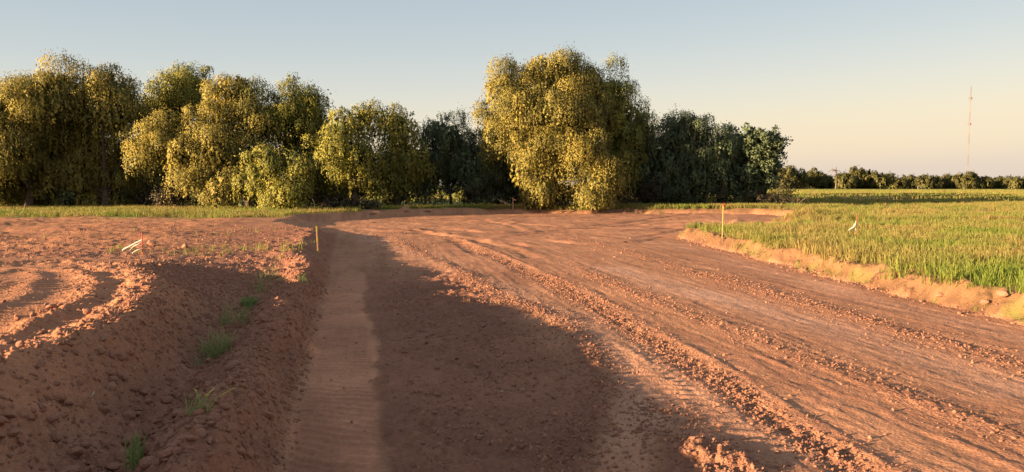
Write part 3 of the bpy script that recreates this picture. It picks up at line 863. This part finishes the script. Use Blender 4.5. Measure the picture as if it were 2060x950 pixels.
for i, ((px, top, rx, hh), lb) in enumerate(zip(far_specs, far_lab)):
    Y = FARY + 8 * math.sin(i * 2.3)
    cy = top + hh * 0.52
    make_tree("hedge_tree", "distant tree " + lb, "tree", "distant row of trees across the field", px, Y,
              [(px - rx * 0.3, cy, rx * 0.72, hh * 0.5, 0), (px + rx * 0.45, cy + hh * 0.12, rx * 0.6, hh * 0.42, 1)], M_FAR, lobe_r=1.25, dens=9, leaf=0.62, droop=1.2,
              seed=400 + i, limbs=3, trunk_r=0.25)

# bare tree in the far row
def bare_tree(px, top, Y):
    x = (px - 1030) / 1500 * Y
    e = bpy.data.objects.new("bare_tree", None); COL.objects.link(e); e.location = (x, Y, 0.35)
    tag(e, "leafless dead tree standing up out of the distant tree row", "tree")
    H = (378 - top) / 1500 * Y
    tube("trunk", [(0, 0, -0.2), (0.1, 0, H * 0.5), (-0.1, 0, H)], 0.35, 0.12, M_DEAD, e)
    r = random.Random(5)
    for i in range(11):
        z = H * r.uniform(0.45, 0.95); s = -1 if r.random() < 0.6 else 1; L = r.uniform(1.2, 2.8)
        tube("limb", [(0, 0, z), (s * L * 0.5, r.uniform(-1, 1), z + r.uniform(0, 0.8)), (s * L, r.uniform(-1, 1), z + r.uniform(-0.6, 1.1))], 0.14, 0.05, M_DEAD, e, 5)
bare_tree(1680, 334, 278)

# ------------------------------------------------------------------ scrub at the foot of the belt
def brush(name, label, x, y, r, h, mat, seed, kind='round', leaf=0.12, dens=60, group="scrub bushes under the tree belt"):
    rng = np.random.default_rng(seed)
    z = gz(x, y)
    e = bpy.data.objects.new(name, None); COL.objects.link(e); e.location = (x, y, z)
    tag(e, label, "bush", group)
    lo = [(np.array([rng.normal(0, r * 0.45), rng.normal(0, r * 0.35), h * rng.uniform(0.2, 0.7)]), h * rng.uniform(0.3, 0.45)) for _ in range(7)]
    C, U, W, T, NN = foliage(lo, rng, dens, leaf, 1.2, kind)
    leaves_obj("foliage", C, U, W, T, NN, mat, e)
    for i in range(5):
        a = rng.uniform(0, 6.28)
        tube("stem", [(0, 0, -0.05), (0.3 * r * math.cos(a), 0.3 * r * math.sin(a), h * 0.5), (0.6 * r * math.cos(a), 0.6 * r * math.sin(a), h * rng.uniform(0.8, 1.15))], 0.018, 0.006, M_DEAD, e, 4)
    return e

rb = random.Random(11)
BUSHN = {}
for i in range(46):
    px = -40 + i * 35.5 + rb.uniform(-10, 10)
    if 868 < px < 950: continue
    Y = (42.2 + (px) * 0.0042) + rb.uniform(-0.6, 1.2)
    if px < 340: Y += 1.6
    if px > 1250: Y = 47.6 + rb.uniform(-0.3, 0.8)
    x = (px - 1030) / 1500 * Y
    m = M_LEAFD if rb.random() < 0.55 else M_BRUSH
    h = rb.uniform(0.9, 1.7) if rb.random() < 0.7 else rb.uniform(1.6, 2.4)
    kind_ = "dark leafy" if m is M_LEAFD else "dry brown"
    near_t = min(range(len(TR)), key=lambda q: abs(TR[q][0] - px))
    BUSHN[near_t] = BUSHN.get(near_t, 0) + 1
    side = "left of" if px < TR[near_t][0] - 12 else ("right of" if px > TR[near_t][0] + 12 else "in front of")
    place = ["the left edge tree", "the broad far left tree", "the tall rounded far left tree", "the pointed dark tree", "the big leaning golden tree", "the upright tufted tree",
             "the low bright drooping tree", "the bright sided middle tree", "the shaded tree by the gap", "the dark forked tree", "the low dark tree beside the tallest", "the tallest golden tree",
             "the tree pressed on the tallest", "the narrow dark tree", "the dark rounded tree near the right end", "the small dark tree near the right end"][near_t]
    brush("bush", kind_ + " scrub bush " + side + " " + place + (", " + ["taller", "lower"][h < 1.3]), x, Y, 1.0, h, m, 500 + i, group=kind_ + " scrub bushes under the tree belt")
# dry brushwood lying left of the clearing and at the belt's right end
for i, (px, py, w) in enumerate(((655, 412, 0.9), (700, 410, 0.9), (745, 412, 0.8), (1590, 404, 1.2))):
    Y = 40.5 if i < 3 else 47
    x = (px - 1030) / 1500 * Y
    e = brush("brushwood", ["reddish dry brushwood right beside the low yellow green tree", "reddish dry brushwood in the middle of the heap left of the clearing",
                            "reddish dry brushwood next to the earth heap", "grey dry brushwood at the right end of the belt"][i],
              x, Y, w, 0.6, M_BRUSH, 560 + i, dens=30, group=None)
    rr_ = random.Random(i)
    for k in range(14):
        a = rr_.uniform(0, 6.28); L = rr_.uniform(0.4, 1.2)
        p = np.array([rr_.uniform(-w, w), rr_.uniform(-0.4, 0.4), 0])
        tube("twig", [p, p + np.array([math.cos(a) * L * 0.4, math.sin(a) * L * 0.3, L * 0.5]), p + np.array([math.cos(a) * L, math.sin(a) * L * 0.5, L * 0.7])], 0.02, 0.008, M_DEAD, e, 4)

# ------------------------------------------------------------------ grass
def field_points():
    rng = np.random.default_rng(31)
    P, Sx = [], []
    def add(n, x0, x1, y0, y1, keepf, sc):
        x = rng.uniform(x0, x1, n); y = rng.uniform(y0, y1, n)
        sd = terrain(x.copy(), y.copy(), False)[1]
        k = keepf(x, y, sd) > rng.random(n)
        x, y = x[k], y[k]
        z = terrain(x.copy(), y.copy())[0]
        P.append(np.stack([x, y, z - 0.01], 1)); Sx.append(rng.uniform(*sc, len(x)) * np.ones(len(x)))
    def crop(x, y, sd):
        n = fbm(x * 0.22, y * 0.35, 121, 3)
        thin = sstep(14, 28, y) * sstep(-0.5, 0.4, n) * 0.9
        return sstep(0.16, 0.62, sd + 0.2 * vnoise(x * 1.2, y * 1.2, 5)) * (x > 4) * (1 - thin) * sstep(-2.4, -1.2, n + 0.2)
    add(13000, 5.2, 24, 3.5, 18, crop, (0.7, 1.15))
    add(16000, 5.2, 34, 18, 34, crop, (0.7, 1.1))
    add(12000, 8, 48, 34, 58, crop, (0.6, 1.1))
    return np.concatenate(P), np.concatenate(Sx)

def grass_protos(nm, mat, n, rad, h0, h1, w, count=6, lean=0.35):
    r = random.Random(nm)
    L = []
    for i in range(count):
        vs, fs, tn = blades(r, n, rad, h0, h1, w, lean)
        L.append(bpy.data.objects.new(nm, proto(nm, vs, fs, mat, tn)))
    return L

def yaw(n): return np.stack([RNG.normal(0, 0.06, n), RNG.normal(0, 0.06, n), RNG.uniform(0, 6.283, n)], 1)

P, s = field_points()
scatter("crop_grass", P, yaw(len(P)), np.repeat(s[:, None], 3, 1), grass_protos("crop_clump", M_GRASS, 22, 0.15, 0.12, 0.29, 0.011),
        "bright green young crop covering the field right of the road", "grass")

def region_grass(name, n, x0, x1, y0, y1, keep, sc, protos, label, seed):
    rng = np.random.default_rng(seed)
    x = rng.uniform(x0, x1, n); y = rng.uniform(y0, y1, n)
    sd, u = terrain(x.copy(), y.copy(), False)[1:3]
    k = keep(x, y, sd, u) > rng.random(n)
    x, y = x[k], y[k]; z = terrain(x.copy(), y.copy())[0]
    s = rng.uniform(sc[0], sc[1], len(x))
    return scatter(name, np.stack([x, y, z - 0.01], 1), yaw(len(x)), np.repeat(s[:, None], 3, 1), protos, label, "grass")

region_grass("verge_grass", 14000, -36, -4, 29, 44, lambda x, y, sd, u: sstep(30.0, 33.5, y + 0.10 * x + 1.2 * vnoise(x * 0.4, y * 0.4, 9)) * (sd > 1.4) * sstep(-5, -9, x - (y - 31) * 0.25 + 0.0) * 0.9,
             (0.6, 1.2), grass_protos("verge_clump", M_GRASS, 20, 0.16, 0.12, 0.30, 0.014), "yellow green grass strip in front of the left trees", 33)
region_grass("belt_grass", 9000, -10, 20, 43.5, 50, lambda x, y, sd, u: (sd > 0.5) * sstep(48.5, 45.5, y) * (0.25 + 0.75 * sstep(-0.2, 0.4, vnoise(x * 0.5, y * 0.5, 12)) + 0.6 * (x > 6)),
             (0.6, 1.2), grass_protos("belt_clump", M_GRASS, 20, 0.16, 0.12, 0.30, 0.014), "thin line of green grass between the clearing and the belt", 34)
region_grass("far_grass", 26000, -30, 130, 56, 190, lambda x, y, sd, u: ((x > 14) | (y > 60)) * 0.9 * (1 - 0.9 * sstep(22, 34, x) * sstep(96, 84, y) * sstep(-0.6, 0.2, vnoise(x * 0.06, y * 0.12, 19))), (1.0, 1.7),
             grass_protos("far_clump", M_GRASS, 18, 0.45, 0.12, 0.28, 0.04), "green crop of the field beyond the tree belt shadow", 35)
region_grass("bank_weeds", 9000, 5.0, 10, 5, 26, lambda x, y, sd, u: (sd > 0.1) * (sd < 0.6) * sstep(-0.3, 0.6, vnoise(x * 1.1, y * 1.1, 14)) * 0.9, (0.15, 0.5),
             grass_protos("bank_clump", M_GRASS, 12, 0.10, 0.10, 0.25, 0.010, lean=0.9), "sparse low weeds growing on the cut earth bank", 36)
region_grass("trough_grass", 14000, -6, -1, 4, 12.5, lambda x, y, sd, u: np.exp(-((u + 0.85) / 0.10) ** 2) * sstep(0.0, 0.5, vnoise(x * 1.4, y * 1.4, 16)) * sstep(4.5, 6, y) * 0.45, (0.35, 0.9),
             grass_protos("trough_sprout", M_WEED, 7, 0.07, 0.06, 0.26, 0.006, lean=1.2), "broken line of wispy grass along the bottom of the trough", 38)
region_grass("soil_weeds", 2200, -16, -3, 14, 32, lambda x, y, sd, u: (u < -0.4) * np.maximum(sstep(0.35, 0.8, vnoise(x * 0.5, y * 0.4, 15)) * 0.25, np.exp(-((y - 16) / 1.2) ** 2) * sstep(-9.5, -8, x) * sstep(-0.1, 0.5, vnoise(x * 1.1, y * 1.1, 16))), (0.4, 0.9),
             grass_protos("sprout", M_GRASS, 6, 0.08, 0.08, 0.22, 0.012, lean=0.8), "sparse sprouts on the bare soil left of the road", 37)

# ------------------------------------------------------------------ loose soil clods too many to count
def grit_points(n, x0, x1, y0, y1, wfun, seed, smin, smax):
    rng = np.random.default_rng(seed)
    x = rng.uniform(x0, x1, n); y = rng.uniform(y0, y1, n)
    k = wfun(x, y) > rng.random(n)
    x, y = x[k], y[k]
    z = terrain(x.copy(), y.copy())[0]
    s = smin + (smax - smin) * rng.random(len(x)) ** 5
    return np.stack([x, y, z + s * 0.12], 1), s

def near_line(x, y, L, w):
    d, _ = line_ds(x, y, L)
    return np.exp(-(d / w) ** 2)

def wind_w(x, y):
    w = np.zeros_like(x)
    for L, ww, a in ((L_A, 0.20, 1.0), (L_A0, 0.18, 0.6), (L_W2, 0.2, 0.75), (L_P, 0.26, 1.0), (L_B, 0.25, 0.26), (L_C, 0.32, 0.26), (L_RIM, 0.24, 0.32), (L_RIM2, 0.15, 0.15)):
        w = np.maximum(w, a * near_line(x, y, L, ww))
    return w * (0.5 + 0.5 * sstep(-0.3, 0.4, fbm(x * 2, y * 2, 131, 2)))

def base_w(x, y):
    sd, u = terrain(x.copy(), y.copy(), False)[1:3]
    w = 0.9 * sstep(0.1, -0.1, u) * (sd > -0.3) * (x < 2)
    w = np.maximum(w, 0.35 * sstep(0.7, 1.0, u) * sstep(2.9, 2.3, u))
    w = np.maximum(w, 0.9 * np.exp(-((sd - 0.08) / 0.22) ** 2) * (x > 3))
    w = np.maximum(w, 0.008)
    uc = np.interp(y, [-5, 4.3, 6.0, 8.3, 9.8, 11.5, 14.5], [-2.0, -1.62, -1.38, -1.80, -2.45, -3.1, -3.5])
    w = w * np.where((u < uc - 0.15) & (y < 13), 0.06, 1)
    return w * (0.4 + 0.6 * sstep(-0.3, 0.5, fbm(x * 1.5, y * 1.5, 133, 2)))

CL = [bpy.data.objects.new("clod", clod_mesh("clod", 40 + i, M_CLOD, 1)) for i in range(5)] + \
     [bpy.data.objects.new("clod_pale", clod_mesh("clod_pale", 50 + i, M_CLODL, 1)) for i in range(3)]
pa = [grit_points(420000, -1.5, 7, 3.6, 14, wind_w, 61, 0.003, 0.020), grit_points(130000, -6, 6, 10, 24, wind_w, 62, 0.005, 0.024),
      grit_points(50000, -9.5, -2.8, 3, 13, wind_w, 63, 0.005, 0.024),
      grit_points(200000, -6, 4, 3.4, 12, base_w, 64, 0.0035, 0.026), grit_points(16000, -14, 8, 12, 26, base_w, 65, 0.01, 0.04),
      grit_points(26000, 4.6, 7.5, 4, 26, base_w, 66, 0.006, 0.035)]
def slope_w(x, y):
    u = x + 0.42 + 0.217 * y
    uc = np.interp(y, [-5, 4.3, 6.0, 8.3, 9.8, 11.5, 14.5], [-2.0, -1.62, -1.38, -1.80, -2.45, -3.1, -3.5])
    return (sstep(0.10, -0.15, u) * (u > uc - 0.1) + 0.20 * sstep(0.62, 0.8, u) * sstep(2.6, 2.0, u)) * (0.25 + 0.75 * sstep(-0.3, 0.5, fbm(x * 1.8, y * 1.8, 135, 2)))
pa += [grit_points(16000, -6, 3, 3.4, 14, slope_w, 68, 0.009, 0.042)]
P = np.concatenate([p[0] for p in pa]); s = np.concatenate([p[1] for p in pa])
scatter("loose_soil", P, RNG.uniform(0, 6.28, (len(P), 3)), s[:, None] * RNG.uniform(0.55, 1.35, (len(P), 3)), CL, "fine crumbs of loose soil scattered over the road and verge", "soil")

# dry straw and leaf bits
M_STRAW = simple_mat("straw", (0.38, 0.29, 0.19), 0.3, 4, 0.8)
def straw_protos():
    L = []
    for i in range(5):
        r = random.Random(i); a = r.uniform(0.012, 0.03); b = r.uniform(0.0015, 0.005); c = r.uniform(-0.3, 0.3) * a
        vs = [(-a, 0, 0), (0, -b + c, 0.003), (a, 0, 0.001), (0, b + c, 0.004)]
        L.append(bpy.data.objects.new("straw", proto("straw", vs, [(0, 1, 2, 3)], M_STRAW)))
    return L
def straw_w(x, y):
    sd, u = terrain(x.copy(), y.copy(), False)[1:3]
    w = 0.5 * sstep(0.1, -0.2, u) * (x < 2) + 0.05
    return w * sstep(-0.2, 0.6, vnoise(x * 1.3, y * 1.3, 141)) + 0.02
P, s = grit_points(5000, -7, 5, 3.6, 16, straw_w, 67, 0.6, 1.6)
P[:, 2] += -s * 0.12 + 0.006
scatter("straw_litter", P, np.stack([RNG.normal(0, 0.35, len(P)), RNG.normal(0, 0.35, len(P)), RNG.uniform(0, 6.28, len(P))], 1), np.repeat(s[:, None], 3, 1), straw_protos(),
        "bits of dry straw and leaf scattered on the soil", "litter")

# ------------------------------------------------------------------ single clods one can point to
CM = [clod_mesh("earth_clod", 70 + i, M_CLOD, 2) for i in range(8)]
CMP = [clod_mesh("earth_clod", 90 + i, M_CLODL, 2) for i in range(4)]
def put_clod(x, y, r, label, group, mesh, sink=0.3):
    o = bpy.data.objects.new("earth_clod", mesh); COL.objects.link(o)
    o.scale = (r, r * random.uniform(0.85, 1.1), r * random.uniform(0.8, 1.0)); o.rotation_euler = (random.uniform(-.4, .4), random.uniform(-.4, .4), random.uniform(0, 6.28))
    o.location = (x, y, gz(x, y) + r * (0.6 - sink))
    return tag(o, label, "clod", group)
rng = np.random.default_rng(5)
n_put = 0
while n_put < 190:
    px = rng.uniform(0, 640); py = rng.uniform(640, 949)
    if px > 600 - (py - 640) * 0.12: continue
    if rng.random() > 0.25 + 0.75 * (py - 640) / 310: continue
    if py < 560 + (300 - px) * 0.62: continue
    x, y = on_plane(px, py, 0.25)
    if x + 0.42 + 0.217 * y > -0.05: continue
    put_clod(x, y, float(rng.uniform(0.016, 0.042) if rng.random() < 0.8 else rng.uniform(0.04, 0.06)), "brown soil clod lying on the shaded cloddy slope at bottom left", "soil clods on the shaded slope", CM[n_put % 8])
    n_put += 1
for px, py, r, lab, me in ((1717, 524, 0.085, "reddish clod at the edge of the crop above the bank", CM[1]),
                           (305, 494, 0.14, "sunlit orange clod right of the white tape on the left", CMP[0]),
                           (372, 500, 0.09, "smaller sunlit clod among the weeds left of the stake", CMP[1]),
                           (1890, 600, 0.07, "dark sided block of earth on the right bank, left one of three", CM[2]),
                           (1980, 618, 0.06, "dark sided small block of earth on the right bank, middle one of three", CM[3]),
                           (2015, 608, 0.09, "large dark sided block of earth on the right bank near the photo edge", CM[5]),
                           (1838, 548, 0.06, "crumbly clod at the top of the bank below the crop", CM[3]),
                           (960, 742, 0.03, "small clod alone on the shaded middle of the road", CM[4])):
    x, y, z = ground_pt(px, py)
    put_clod(x, y, r, lab, None, me, 0.2)

def heap(px, py, r, h, label):
    x, y, z = ground_pt(px, py)
    n, m = 14, 8; vs = [(0, 0, h)]; r_ = random.Random(int(px))
    ph = r_.uniform(0, 6)
    for j in range(1, m + 1):
        for k in range(n):
            a = 2 * math.pi * k / n; t = j / m
            rr = r * t * (1 + 0.18 * math.sin(3 * a + ph) + r_.uniform(-0.06, 0.06))
            vs.append((rr * math.cos(a), rr * math.sin(a) * 0.8, h * (0.5 + 0.5 * math.cos(math.pi * t ** 0.8)) - 0.05 * t + r_.uniform(-0.03, 0.03) * h))
    fs = [(0, 1 + k, 1 + (k + 1) % n) for k in range(n)]
    for j in range(m - 1):
        for k in range(n):
            a, b = 1 + j * n + k, 1 + j * n + (k + 1) % n
            fs.append((a, a + n, b + n, b))
    me = proto("soil_heap", vs, fs, M_CLODL, smooth=True)
    o = bpy.data.objects.new("soil_heap", me); COL.objects.link(o); o.location = (x, y + 0.3, z - 0.07)
    return tag(o, label, "soil heap")
heap(812, 423, 0.60, 0.26, "sunlit pointed heap of earth at the back of the clearing")
heap(846, 423, 0.5, 0.10, "low flat heap of earth right of the pointed heap")
heap(738, 427, 0.6, 0.10, "low heap of earth left of the pointed heap")

# ------------------------------------------------------------------ weeds in the trough and on the soil
def weed(px, py, n, rad, h0, h1, w, label, group=None, lean=0.9, seed=0, mat=None):
    x, y, z = ground_pt(px, py)
    r = random.Random(seed)
    vs, fs, tn = blades(r, n, rad, h0, h1, w, lean)
    o = bpy.data.objects.new("weed_clump", proto("weed_clump", vs, fs, mat or M_WEED, tn)); COL.objects.link(o)
    o.location = (x, y, z - 0.01)
    return tag(o, label, "weed", group)
weed(440, 715, 150, 0.15, 0.08, 0.30, 0.007, "thickest green grass tuft in the trough left of the berm", seed=1)
weed(470, 655, 80, 0.17, 0.06, 0.30, 0.006, "loose grass tuft just above the thickest tuft", seed=2)
weed(500, 612, 110, 0.10, 0.06, 0.14, 0.009, "short dark green tuft halfway up the trough", seed=3)
weed(520, 588, 26, 0.08, 0.10, 0.40, 0.009, "tall grass tuft with a yellow tip at the top of the trough", seed=4)
weed(400, 828, 26, 0.07, 0.05, 0.20, 0.006, "thin wispy weed in the lower trough", seed=5, lean=1.0)
weed(268, 945, 26, 0.05, 0.10, 0.27, 0.009, "bright green grass tuft at the bottom edge of the photo", seed=6, lean=0.3)
weed(610, 572, 14, 0.08, 0.05, 0.20, 0.008, "pale wispy weed on the berm below the stake", seed=7, lean=1.0)
for i, (px, py, lab) in enumerate(((525, 505, "green tuft on the soil left of the yellow stake, second nearest to it"), (585, 505, "wide thin tuft on the soil nearest to the yellow stake"),
        (456, 510, "upright single sprout on the soil midway to the white tape"), (400, 515, "low green tuft right of the sunlit orange clod"),
        (350, 514, "low pale tuft close to the sunlit orange clod"), (228, 508, "low sprouts left of the white tape"), (562, 522, "short tuft in front of the two larger tufts"),
        (270, 512, "low leafy sprout under the white tape"), (486, 500, "thin sprout left of the larger tuft"))):
    weed(px, py, 30 if i < 2 else 14, 0.25 if i < 2 else 0.15, 0.06, 0.30 if i < 3 else 0.18, 0.010, lab, seed=20 + i, lean=0.7, mat=M_GRASS)
for i, (px, py) in enumerate(((972, 422), (984, 422), (1010, 423))):
    weed(px, py, 24, 0.18, 0.2, 0.6, 0.025, ["bright weed in front of the dark belt left of the far stake", "smaller bright weed beside the bright weed", "thin bright weed right next to the far stake"][i], seed=40 + i, mat=M_GRASS)

# ------------------------------------------------------------------ stakes, tapes, mast
M_YEL = simple_mat("yellow_paint", (0.42, 0.30, 0.035), 0.3, 60, 0.8)
M_WOOD = simple_mat("stake_wood", (0.42, 0.22, 0.13), 0.2, 30, 0.8)
M_RED = simple_mat("red_paint", (0.55, 0.06, 0.04), 0.1, 30, 0.6)
M_PALE = simple_mat("pale_wood", (0.36, 0.28, 0.10), 0.15, 30, 0.8)
M_TAPE = simple_mat("white_tape", (0.50, 0.44, 0.38), 0.06, 20, 0.5)
M_WHITE = simple_mat("white_paint", (0.15, 0.11, 0.095), 0.05, 3, 0.6)
M_ORNG = simple_mat("mast_red", (0.13, 0.06, 0.045), 0.05, 3, 0.6)

def box(name, c, s, mat, parent, rot=(0, 0, 0), taper=1.0):
    import bmesh
    bm = bmesh.new(); bmesh.ops.create_cube(bm, size=1)
    for v in bm.verts:
        k = taper if v.co.z < 0 else 1
        v.co = Vector((v.co.x * s[0] * k, v.co.y * s[1] * k, v.co.z * s[2]))
    bmesh.ops.bevel(bm, geom=list(bm.edges), offset=min(s) * 0.12, segments=1, affect='EDGES')
    me = bpy.data.meshes.new(name); bm.to_mesh(me); bm.free(); me.materials.append(mat)
    o = bpy.data.objects.new(name, me); COL.objects.link(o); o.location = c; o.rotation_euler = rot; o.parent = parent
    return o

def root(name, loc, label, cat, group=None, rot=(0, 0, 0)):
    e = bpy.data.objects.new(name, None); COL.objects.link(e); e.location = loc; e.rotation_euler = rot; e.empty_display_size = 0.2
    return tag(e, label, cat, group)

x, y, z = ground_pt(640, 512)
st = root("survey_stake", (x, y, z), "wooden survey stake painted yellow at top and middle on the left berm", "stake", rot=(0, math.radians(-2), 0.3))
H = 0.60
box("post", (0, 0, H / 2 - 0.08), (0.028, 0.020, H + 0.14), M_WOOD, st)
box("paint_band", (0, 0, H - 0.05), (0.034, 0.024, 0.11), M_YEL, st)
box("paint_band", (0, 0, H * 0.52), (0.034, 0.024, 0.10), M_YEL, st)
box("paint_band", (0, 0, H * 0.10), (0.034, 0.024, 0.10), M_YEL, st)

x, y, z = ground_pt(1453, 480)
st = root("survey_stake", (x, y, z), "tall pale yellow survey stake with a red top at the edge of the crop", "stake", rot=(0, math.radians(1), 0.2))
H = 0.93
box("post", (0, 0, H / 2 - 0.08), (0.026, 0.02, H + 0.14), M_PALE, st)
box("red_top", (0, 0, H - 0.035), (0.040, 0.028, 0.05), M_RED, st)
box("ribbon", (0.045, 0, H - 0.07), (0.055, 0.004, 0.045), M_RED, st, (0, 0.4, 0.2))

x, y, z = ground_pt(1032, 423)
st = root("survey_stake", (x, y, z), "thin wooden survey stake with a small ribbon at the back of the clearing", "stake")
box("post", (0, 0, 0.34), (0.055, 0.04, 0.8), M_WOOD, st)
box("ribbon", (0.10, 0, 0.60), (0.18, 0.01, 0.07), M_WOOD, st, (0, 0.3, 0))

def ribbon(name, pts, w, mat, parent):
    P = smooth_line3(pts, 5); n = len(P); vs = []; fs = []
    for i, p in enumerate(P):
        t = i / (n - 1); a = 0.6 * math.sin(3.5 * t + 0.5)
        dv = np.array([0.25 * math.sin(5 * t), math.sin(a), math.cos(a)]) * w / 2
        vs += [p - dv, p + dv]
    for i in range(n - 1): fs.append((2 * i, 2 * i + 1, 2 * i + 3, 2 * i + 2))
    me = proto(name, vs, fs, mat, smooth=True)
    o = bpy.data.objects.new(name, me); COL.objects.link(o); o.parent = parent
    so = o.modifiers.new("solid", 'SOLIDIFY'); so.thickness = 0.002
    return o

x, y, z = ground_pt(287, 513)
Y0 = y
st = root("marker_rod", (x, y, z), "thin red marker rod with white tape trailing left on the bare soil", "marker rod")
tube("rod", [(0, 0, -0.1), (0, 0, 0.2), (0, 0, 0.42)], 0.008, 0.008, M_RED, st, 6)
ribbon("tape", [(0.01, 0, 0.29), (-0.10, -0.02, 0.24), (-0.22, -0.04, 0.17), (-0.34, -0.05, 0.10), (-0.36, -0.05, 0.05)], 0.032, M_TAPE, st)
ribbon("tape", [(0, 0, 0.27), (-0.06, -0.05, 0.20), (-0.13, -0.06, 0.17), (-0.20, -0.08, 0.08)], 0.026, M_TAPE, st)
ribbon("tape", [(0, 0, 0.12), (-0.08, -0.04, 0.09), (-0.17, -0.06, 0.03)], 0.028, M_TAPE, st)

x, y, z = ground_pt(1722, 478)
st = root("marker_rod", (x, y, z), "thin red marker rod with crumpled white tape standing in the crop", "marker rod")
tube("rod", [(0, 0, -0.1), (0, 0, 0.3), (0, 0, 0.60)], 0.007, 0.007, M_RED, st, 6)
ribbon("tape", [(-0.02, 0, 0.41), (-0.04, -0.02, 0.35), (-0.10, -0.05, 0.26), (-0.22, -0.06, 0.18)], 0.06, M_TAPE, st)
ribbon("tape", [(-0.01, 0, 0.42), (-0.04, -0.03, 0.33), (-0.03, -0.05, 0.22), (-0.06, -0.06, 0.14)], 0.07, M_TAPE, st)
ribbon("tape", [(-0.02, 0, 0.36), (-0.08, -0.03, 0.30), (-0.10, -0.05, 0.22)], 0.05, M_TAPE, st)

# leaning cut log at the foot of the belt
x = (1018 - 1030) / 1500 * 45.5
lg = root("fallen_log", (x, 45.5, 0.4), "pale cut log leaning in the shade left of the far stake", "log")
tube("log", [(-0.35, 0.2, 0.35), (0, 0, 0.18), (0.4, -0.1, -0.08)], 0.07, 0.09, M_DEAD, lg, 8)
tube("stub", [(0.05, 0, 0.15), (0.1, 0.0, 0.3)], 0.03, 0.02, M_DEAD, lg, 5)

# small white post far off
x = (1845 - 1030) / 1500 * 250
pp = root("boundary_post", (x, 250, 0.33), "small white post standing before the distant tree row", "post")
box("post", (0, 0, 0.5), (0.28, 0.28, 1.3), M_WHITE, pp)
box("cap", (0, 0, 1.19), (0.34, 0.34, 0.08), M_WHITE, pp)

# guyed lattice mast on the horizon
MY = 620
mx = (1943.5 - 1030) / 1500 * MY
mast = root("radio_mast", (mx, MY, 0.3), "tall thin red and white lattice radio mast on the horizon", "mast")
MH = at_depth(1951, 184, MY)[2]
nseg = 9
for i in range(nseg):
    z0, z1 = MH * i / nseg, MH * (i + 1) / nseg
    vs, fs = [], []
    def strut(a, b, r):
        a = Vector(a); b = Vector(b); d = (b - a).normalized()
        p = d.orthogonal().normalized(); q = d.cross(p); k = len(vs)
        for c in (a, b):
            for t in range(3):
                vs.append(c + r * (math.cos(t * 2.094) * p + math.sin(t * 2.094) * q))
        for t in range(3): fs.append((k + t, k + (t + 1) % 3, k + 3 + (t + 1) % 3, k + 3 + t))
    W_ = 0.55
    cor = [(W_ * math.cos(t * 2.094 + 0.4), W_ * math.sin(t * 2.094 + 0.4)) for t in range(3)]
    for t in range(3): strut((*cor[t], z0), (*cor[t], z1), 0.075)
    m = 6
    for j in range(m):
        za, zb = z0 + (z1 - z0) * j / m, z0 + (z1 - z0) * (j + 1) / m
        for t in range(3):
            strut((*cor[t], za), (*cor[(t + 1) % 3], zb), 0.035); strut((*cor[t], za), (*cor[(t + 1) % 3], za), 0.035)
    o = bpy.data.objects.new("lattice_section", proto("lattice_section", vs, fs, M_ORNG if (i % 2 == 0) else M_WHITE)); COL.objects.link(o); o.parent = mast
tube("antenna", [(0, 0, MH), (0, 0, MH + 2), (0, 0, MH + 4)], 0.22, 0.10, M_BARK, mast, 6)
for zz in (MH - 6, MH - 27):
    import bmesh
    for k in range(3):
        a = k * 2.094 + 0.3
        box("panel_antenna", (1.25 * math.cos(a), 1.25 * math.sin(a), zz), (0.45, 0.35, 2.0), M_WHITE, mast, (0, 0, a))
        tube("bracket", [(0, 0, zz), (0.6 * math.cos(a), 0.6 * math.sin(a), zz), (1.2 * math.cos(a), 1.2 * math.sin(a), zz)], 0.08, 0.08, M_WHITE, mast, 4)
print("TRIS", sum(len(o.data.loops) - 2 * len(o.data.polygons) for o in S.objects if o.type == 'MESH'))
